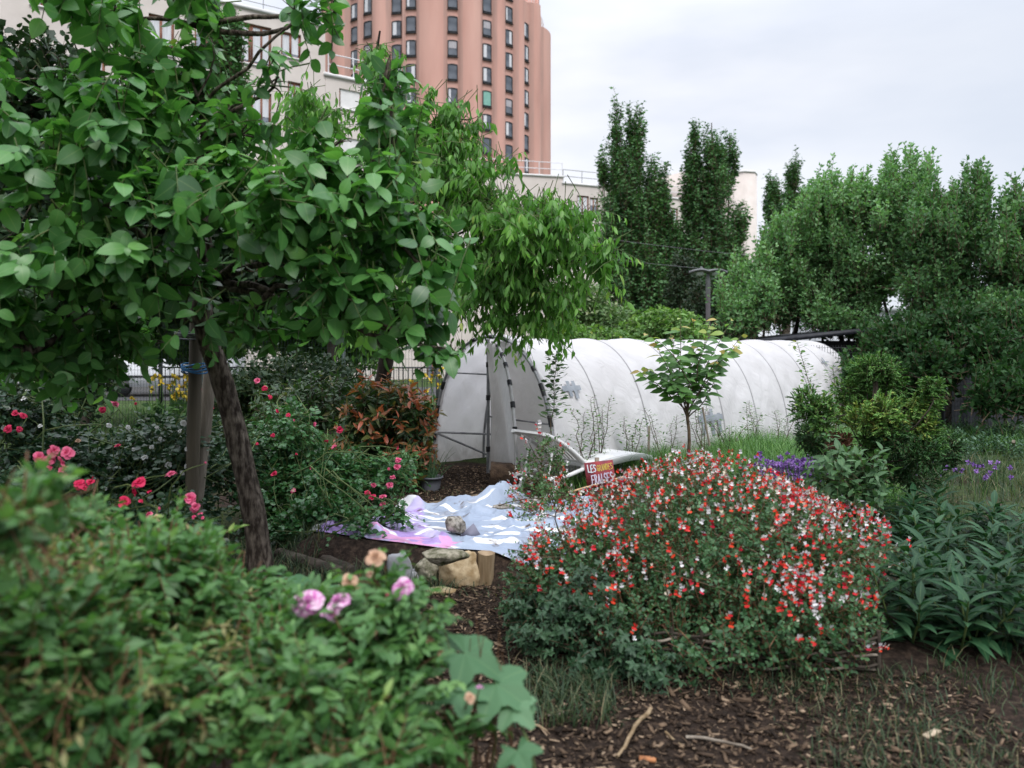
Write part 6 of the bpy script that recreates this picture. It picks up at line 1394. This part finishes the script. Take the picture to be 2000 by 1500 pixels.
thin_plant('feathery_plant', 'feathery pale green shoot rising behind the conifer in front of the tunnel end', 1615, 800, 668, 8.6, 70, .05, T_ROUND, leaf_lime, 26, 'plant', -60)
thin_plant('feathery_plant', 'shorter feathery shoot right of the taller feathery shoot', 1615, 800, 715, 8.5, 60, .05, T_ROUND, leaf_lime, 24, 'plant', 15)
def conifer():
    Y = 7.6; base = np.array([(1690 - CX) / F * Y, Y, 0]); root = thing('conifer', 'small irregular conifer with green tufts, yellow patches and brown dead foliage', 'conifer', base)
    pads = [(1707, 715, 45, 32, 'g'), (1740, 755, 36, 55, 'g'), (1690, 725, 38, 34, 'g'), (1665, 760, 45, 34, 'g'), (1575, 790, 38, 45, 'g'), (1605, 805, 32, 48, 'g'), (1590, 850, 45, 40, 'd'), (1650, 800, 55, 38, 'y'), (1690, 815, 50, 34, 'y'), (1725, 810, 42, 55, 'y'), (1740, 850, 45, 40, 'd'), (1722, 838, 30, 26, 'b'), (1800, 795, 35, 30, 'y'), (1821, 752, 26, 26, 'g'), (1818, 780, 26, 30, 'g'),
            (1790, 830, 42, 40, 'y'), (1815, 850, 32, 45, 'g'), (1854, 880, 30, 48, 'd'), (1800, 885, 50, 42, 'd'), (1710, 860, 35, 36, 'g'), (1640, 862, 40, 32, 'b'), (1740, 910, 55, 40, 'd'), (1690, 910, 50, 45, 'd'), (1800, 930, 60, 30, 'd'), (1620, 880, 45, 25, 'd'), (1735, 720, 22, 25, 'g')]
    w = Buf(); tr = limb(w, base, P(1712, 740, Y), .05, .015, 12, .03, 4, 8); c = Buf(); off = {'g': (.50, .92), 'd': (.25, .6), 'y': (.72, .97), 'b': (0, .14)}
    for k, (x, y, rx, ry, kd) in enumerate(pads):
        q_ = .58 if kd == 'b' else .82; b = B(x, y, Y + rng.normal() * .18, rx * q_, ry * q_, rx / F * Y * .8); limb(w, tr[4 + k % 6], np.array(b[:3]) - (0, 0, b[5] * .4), .009, .004, 6, .08, k, 5); lo, hi = off[kd]
        grow(c, [b], int((60 if kd == 'b' else 105) * rx * ry / 1400) + 30, .13, 18, .034, T_THIN, up=.7, out=1.0, noise=.5, along=1.0, side=.65, leaf_up=.5, leaf_out=.5, tw=.003, shell=.35, flat=True, base=(lo, hi), droop=.25, t0=.0)
    w.build('trunk', bark_dark, root)
    c.build('foliage', [leafmat('conifer_sprays', [(0, (.085, .032, .018)), (.17, (.11, .045, .022)), (.26, (.018, .048, .016)), (.55, (.045, .12, .030)), (.84, (.12, .24, .045)), (.9, (.22, .27, .05)), (1, (.36, .29, .07))], .6, .12, .3), twigm], root)
conifer()
def beside_conifer():
    root = thing('garden_shrub', 'pale broad-leaved shrub growing up into the left side of the conifer', 'shrub', (4.1, 6.9, 0))
    bl = [B(1620, 890, 6.9, 40, 22, .2), B(1650, 935, 6.8, 60, 35, .25), B(1650, 990, 6.7, 60, 40, .25), B(1700, 930, 6.8, 40, 40, .2)]
    w = Buf(); skeleton(w, np.array([[3.0, 6.9, .05]]), bl, .008, 4); w.build('stems', twigm, root); c = Buf(); grow(c, bl, 120, .25, 6, .10, T_MID, up=.3, noise=.5, along=.5, side=.9, leaf_up=1.1, tw=.003, base=(0, 1)); c.build('foliage', [leafmat('pale_broad_leaf', [(0, (.035, .085, .03)), (1, (.10, .18, .075))], .5, .25, rib=.3), twigm], root)
beside_conifer()

# ------------------------------------------------------------------ beds at right
def rosette(name, leaf_n, h, size, tpl, mat, stems=1, spread=.12):
    o = thing(name, 'x', 'plant', (0, 0, 0)); w, l = Buf(), Buf()
    for s in range(stems):
        b0 = np.array([rng.normal() * spread * .5, rng.normal() * spread * .5, 0]) * (stems > 1); e = b0 * 2 + np.array([rng.normal() * .06, rng.normal() * .06, h * rng.uniform(.75, 1.1)]); pts = limb(w, b0, e, .008, .004, 6, .06, s, 5)
        t = np.linspace(.12, 1, leaf_n); q = np.stack([np.interp(t, np.linspace(0, 1, 6), pts[:, i]) for i in range(3)], 1); az = np.arange(leaf_n) * 2.4 + s; el = .15 + 1.1 * t
        d = np.stack([np.cos(az), np.sin(az), el], 1); n = np.stack([-np.cos(az) * .6, -np.sin(az) * .6, 0 * az + 1], 1) + rng.normal(size=(leaf_n, 3)) * .2; l.scatter(tpl, q, d, n, size * rng.uniform(.7, 1.2, leaf_n) * (1 - .35 * t), rng.random(leaf_n))
    w.build('stem', twig_green, o); l.build('leaves', mat, o, smooth=True); return o
leaf_bed = leafmat('bed_leaf', [(0, (.010, .036, .014)), (.6, (.020, .064, .024)), (1, (.045, .10, .042))], .52, .2, .25, rib=.2)
protos = [rosette('leafy_perennial', 16, .42, .26, T_LANCE, leaf_bed, 4, .14) for _ in range(3)]
spots = [(1730, 1010), (1775, 1020), (1825, 1010), (1880, 1030), (1930, 1040), (1985, 1035), (1740, 1060), (1790, 1075), (1845, 1070), (1900, 1085), (1955, 1080), (2010, 1095), (1765, 1120), (1815, 1130), (1870, 1130), (1925, 1140), (1980, 1145), (1780, 1180), (1835, 1190), (1890, 1200), (1945, 1205), (2000, 1215)]
for k, (x, y) in enumerate(spots):
    p = onground(x, y + 45 + 25 * (y > 1100)); dup(protos[k % 3], (p[0], p[1], 0), rng.uniform(0, 6), 'dark green lance-leaved plant in the bed right of the salvia', 'lance-leaved plants in the right-hand bed', rng.uniform(.8, 1.1))
leaf_pot = leafmat('potato_leaf', [(0, (.03, .07, .035)), (.6, (.06, .115, .06)), (1, (.11, .17, .10))], .55, .2)
pp = [rosette('potato_plant', 22, .32, .11, T_MID, leaf_pot, 6, .18) for _ in range(2)]
for k in range(22):
    p = onground(rng.uniform(1850, 2060), 862 + 12 * (k % 4) + rng.uniform(0, 16)); dup(pp[k % 2], (p[0], p[1], 0), rng.uniform(0, 6), 'grey-green bushy vegetable plant in the far right bed', 'vegetable plants in the far right bed', rng.uniform(.8, 1.2))
for q in protos + pp:
    for ch in list(q.children): bpy.data.objects.remove(ch)
    bpy.data.objects.remove(q)
def chives(label, c, n, w):
    root = thing('flowering_chives', label, 'flowers', c, 'purple flowers'); l, f = Buf(), Buf(); c = np.array(c)
    p = c + np.stack([rng.normal(size=n) * w, rng.normal(size=n) * .18, 0 * np.zeros(n)], 1); d = np.stack([rng.normal(size=n) * .05, rng.normal(size=n) * .05, rng.uniform(.30, .50, n)], 1); t = np.linspace(0, 1, 4)
    l.tubes(p[:, None] + d[:, None] * t[None, :, None], np.full(4, .0035), 3, 0, rng.random(n)); l.build('stems', leaf_weed, root)
    e = p + d; k = 16; dd = nrm(rng.normal(size=(n, k, 3))); pos = np.repeat(e, k, 0); f.scatter(T_SMALL, pos, dd.reshape(-1, 3), rng.normal(size=(n * k, 3)), .034, np.repeat(rng.random(n), k)); f.build('blossoms', rampmat('purple_blossom', [(0, (.16, .07, .30)), (1, (.36, .22, .52))], .7, .2), root)
chives('dense clump of purple pompom flowers behind the right top of the salvia', (*onground(1560, 985)[:2] * np.array([1.0, 1.0]), 0), 120, .20)
chives('sparse clump of purple flowers left of the dense purple clump', (*onground(1512, 975)[:2], 0), 30, .12)
chives('few pale purple flowers to the right of the conifer', (*onground(1880, 985)[:2], 0), 26, .35)
def weeds():
    for k, (px, y1, Y, lab) in enumerate(((1170, 770, 10.2, 'tall seeding weed in front of the tunnel, above the lounger seat'), (1140, 800, 9.9, 'leafy weed between the sapling and the lounger'), (1300, 800, 10.8, 'bushy weed against the tunnel, left of the young tree'), (1235, 815, 10.6, 'spiky weed behind the lounger foot'), (1378, 765, 11.2, 'upright weed just right of the young tree trunk'), (1478, 785, 11.8, 'tall grey seeding weed against the middle of the tunnel'), (1520, 800, 12.0, 'green weed at the tunnel foot near the purple flowers'), (1420, 820, 11.4, 'low weed against the tunnel between two taller weeds'))):
        thin_plant('weed', lab, px, HY + CZ / Y * F - 20, y1, Y, 46, .055, T_MID if k % 2 else T_THIN, leaf_weed, 26, 'weed', 0, 'weeds along the tunnel', 4)
weeds()
def yellow_flowers(label, px, Y, n, h, wd):
    base = np.array([(px - CX) / F * Y, Y, 0]); root = thing('yellow_flowers', label, 'flowers', base, 'yellow flowers beyond the fence'); l, f = Buf(), Buf(); p = base + np.stack([rng.normal(size=n) * wd, rng.normal(size=n) * .2, np.zeros(n)], 1); d = np.stack([rng.normal(size=n) * .08, rng.normal(size=n) * .08, h * rng.uniform(.6, 1.1, n)], 1); t = np.linspace(0, 1, 4)
    l.tubes(p[:, None] + d[:, None] * t[None, :, None], np.full(4, .008), 3, 0, rng.random(n)); l.scatter(T_MID, np.repeat(p + d * .5, 3, 0), rng.normal(size=(n * 3, 3)) + (0, 0, .8), rng.normal(size=(n * 3, 3)) + (0, 0, 1), .16, rng.random(n * 3)); l.build('stems', leaf_weed, root)
    f.scatter(T_ROUND, np.repeat(p + d, 6, 0), rng.normal(size=(n * 6, 3)), rng.normal(size=(n * 6, 3)), .09, rng.random(n * 6)); f.build('blossoms', rampmat('yellow_blossom', [(0, (.55, .36, .02)), (1, (.70, .55, .06))], .6), root)
yellow_flowers('tall yellow flowers behind the fence beside the blue twine', 350, 16, 30, 1.05, .3)
yellow_flowers('yellow flowers behind the fence right of the leaning trunk', 500, 16.5, 26, .7, .5)
yellow_flowers('yellow flowers behind the bars just left of the tunnel', 868, 18.5, 20, 1.1, .35)

# ------------------------------------------------------------------ ground cover
leaf_grass = leafmat('grass_blade', [(0, (.045, .11, .028)), (.6, (.095, .20, .045)), (1, (.18, .28, .08))], .5, .25)
leaf_dry = leafmat('dull_grass_blade', [(0, (.014, .034, .013)), (.6, (.034, .064, .023)), (.85, (.09, .10, .045)), (1, (.19, .15, .085))], .6, .2)
def blades(name, regions, mat, mi=0):
    b = Buf()
    for (x0, x1, y0, y1, n, h, wd) in regions:
        x, y = rng.uniform(x0, x1, n), rng.uniform(y0, y1, n); cl = np.clip(.55 + .6 * sines(np.stack([x, y, 0 * x], 1), 41, 3.5, 2), 0, 1); k = rng.random(n) < cl + .12; x, y = x[k], y[k]; n_ = len(x)
        z = gz(x, y); hh = h * rng.uniform(.4, 1.15, n_) * (.6 + .5 * cl[k]); a = rng.uniform(0, 6.28, n_); bend = rng.uniform(.2, 1.3, n_); t = np.array([0, .4, .75, 1.]); dx = np.stack([np.cos(a), np.sin(a)], 1)
        c = np.zeros((n_, 4, 3)); c[:, :, 0] = x[:, None] + dx[:, :1] * (bend * hh)[:, None] * t ** 2; c[:, :, 1] = y[:, None] + dx[:, 1:] * (bend * hh)[:, None] * t ** 2; c[:, :, 2] = z[:, None] + hh[:, None] * (t - .25 * bend[:, None] * t ** 2)
        s = np.stack([-dx[:, 1], dx[:, 0], 0 * a], 1)[:, None, :] * (wd * np.array([.8, 1, .6, .08]))[None, :, None]; V = np.stack([c + s, c - s], 2).reshape(-1, 3)
        q = np.array([[0, 1, 3, 2], [2, 3, 5, 4], [4, 5, 7, 6]]); b.add(V, (q[None] + (np.arange(n_) * 8)[:, None, None]).reshape(-1, 4), 0, np.repeat(np.clip(rng.random(n_), 0, 1), 8))
    tag(b.build(name, mat), kind='stuff')
blades('tall_grass', [(1.1, 3.0, 10.1, 11.4, 4200, .46, .005), (2.0, 4.6, 9.6, 12.8, 10000, .52, .005), (3.6, 6.4, 11.6, 14.6, 7000, .5, .006), (1.5, 3.2, 8.8, 10.2, 2200, .34, .004), (3.0, 4.3, 8.2, 10.4, 2500, .35, .005), (-12, 1, 14.8, 22, 6000, .35, .008), (5.5, 12, 12.4, 15.2, 5000, .45, .006), (.35, 1.2, 9.3, 10.4, 700, .3, .004)], leaf_grass)
blades('grass', [(-3.2, -1.25, 4.9, 5.95, 2500, .12, .0025), (-2.5, -1.5, 5.9, 6.9, 1500, .2, .0028), (-1.5, -.8, 5.75, 6.05, 500, .15, .0025), (1.2, 3.8, 2.9, 4.3, 5200, .085, .0022), (.1, 1.6, 3.9, 4.35, 700, .11, .0022), (2.3, 3.9, 3.8, 6.2, 3500, .2, .003), (3.2, 7.5, 6.2, 11.8, 9000, .3, .004), (-.05, .5, 3.6, 4.2, 900, .15, .003), (-.8, .4, 5.5, 5.9, 700, .14, .003), (-1.2, .3, 8.2, 9.8, 500, .08, .003), (.55, 2.0, 2.4, 3.2, 900, .08, .0025), (3.9, 6, 4.5, 7, 2500, .3, .004), (2.3, 4.4, 2.6, 4.4, 5500, .12, .0028), (1.4, 2.6, 2.3, 3.3, 900, .07, .002)], leaf_dry)
def chips():
    b = Buf(); n = 64000
    Y = 2.3 + 9.2 * rng.random(n) ** 1.3; x = rng.uniform(-.95, 1.25, n) * np.where(Y < 4.4, 1.4, 1) + np.where(Y < 4.2, .55, -.35); k = (rng.random(n) < .95) & ~((Y > 5.75) & (Y < 7.7) & (x > -1.9)); x, Y = x[k], Y[k]; n = len(x)
    L_ = rng.lognormal(-3.95, .55, n).clip(.008, .09); W_ = (L_ * rng.uniform(.12, .5, n)).clip(.003, .02); a = rng.uniform(0, 6.28, n); tilt = rng.normal(size=n) * .22
    X = np.stack([np.cos(a) * np.cos(tilt), np.sin(a) * np.cos(tilt), np.sin(tilt)], 1); N_ = nrm(np.array([0, 0, 1.]) + rng.normal(size=(n, 3)) * .28); N_ = nrm(N_ - X * np.sum(N_ * X, 1, keepdims=True)); S_ = np.cross(N_, X)
    c = np.stack([x, Y, gz(x, Y) + .006 + .012 * rng.random(n)], 1); v = np.array([[sx, sy, sz] for sx in (-.5, .5) for sy in (-.5, .5) for sz in (-.5, .5)])
    V = c[:, None] + v[None, :, :1] * (L_[:, None] * X)[:, None] + v[None, :, 1:2] * (W_[:, None] * S_)[:, None] + v[None, :, 2:] * (.25 * W_[:, None] * N_)[:, None]
    q = np.array([[0, 1, 3, 2], [4, 6, 7, 5], [0, 4, 5, 1], [2, 3, 7, 6], [0, 2, 6, 4], [1, 5, 7, 3]]); b.add(V.reshape(-1, 3), (q[None] + (np.arange(n) * 8)[:, None, None]).reshape(-1, 4), 0, np.repeat(rng.random(n) ** 1.6, 8))
    tag(b.build('wood_chips', rampmat('wood_chip', [(0, (.016, .011, .008)), (.45, (.060, .040, .027)), (.8, (.14, .095, .062)), (1, (.30, .22, .15))], .9, .15)), kind='stuff')
chips()
def twigs_on_ground():
    for k, (a, b_, r) in enumerate((((1270, 1385), (1205, 1478), .011), ((1340, 1440), (1470, 1465), .008), ((1300, 1430), (1335, 1460), .007), ((1030, 1400), (1130, 1375), .004), ((1035, 1415), (1068, 1428), .008))):
        q = Buf(); A_, B_ = onground(*a, .02), onground(*b_, .02); limb(q, A_, B_, r, r * .7, 8, .06, k, 6); tag(q.build('fallen_stick', old_wood if k % 2 else bark_strip), ('curved brown stick on the mulch, largest of the fallen sticks', 'pale straight stick on the mulch near the bottom edge', 'short dark stick on the mulch under the salvia', 'thin straw-like stalk lying by the big soft leaf', 'short stick at the tip of the rose sprig')[k], 'stick', 'fallen sticks')
    for k, (px, py, w) in enumerate(((1820, 1440, .11), (1265, 1490, .07))):
        p = onground(px, py); b = Buf(); b.box((p[0], p[1], .015), (w, .03, .012), .6 - k * .8); tag(b.build('wood_offcut', surf('pale_wood' if k == 0 else 'orange_wood', (.42, .32, .22) if k == 0 else (.34, .14, .06), (.52, .42, .30) if k == 0 else (.42, .19, .08), 10, .9)), ('pale wood offcut on the dark soil at lower right', 'orange-brown wood chunk on the mulch at the bottom edge')[k], 'offcut')
twigs_on_ground()
def wattle():
    root = thing('wattle_edging', 'low woven stick edging under the front of the salvia bush', 'edging', (1.1, 4.25, 0)); a, b_ = np.array([.55, 4.30]), np.array([1.95, 4.24]); n = 9
    for k in range(n + 1): p = a + (b_ - a) * k / n; q = Buf(); q.tube([(p[0], p[1], 0), (p[0], p[1], .23)], [.014, .012], 6); q.build('upright', dark_wood, root)
    for j in range(8):
        q = Buf(); t = np.linspace(0, 1, 60); z = .025 + j * .024; w = .02 * np.sin(t * n * math.pi + (j % 2) * math.pi); q.tubes(np.stack([a[0] + (b_[0] - a[0]) * t, a[1] + (b_[1] - a[1]) * t + w, z + .008 * np.sin(t * 31 + j)], 1)[None], np.full(60, .009), 5); q.build('woven_rod', old_wood if j % 3 == 0 else dark_wood, root)
wattle()

for o in PROTO: bpy.data.objects.remove(o)
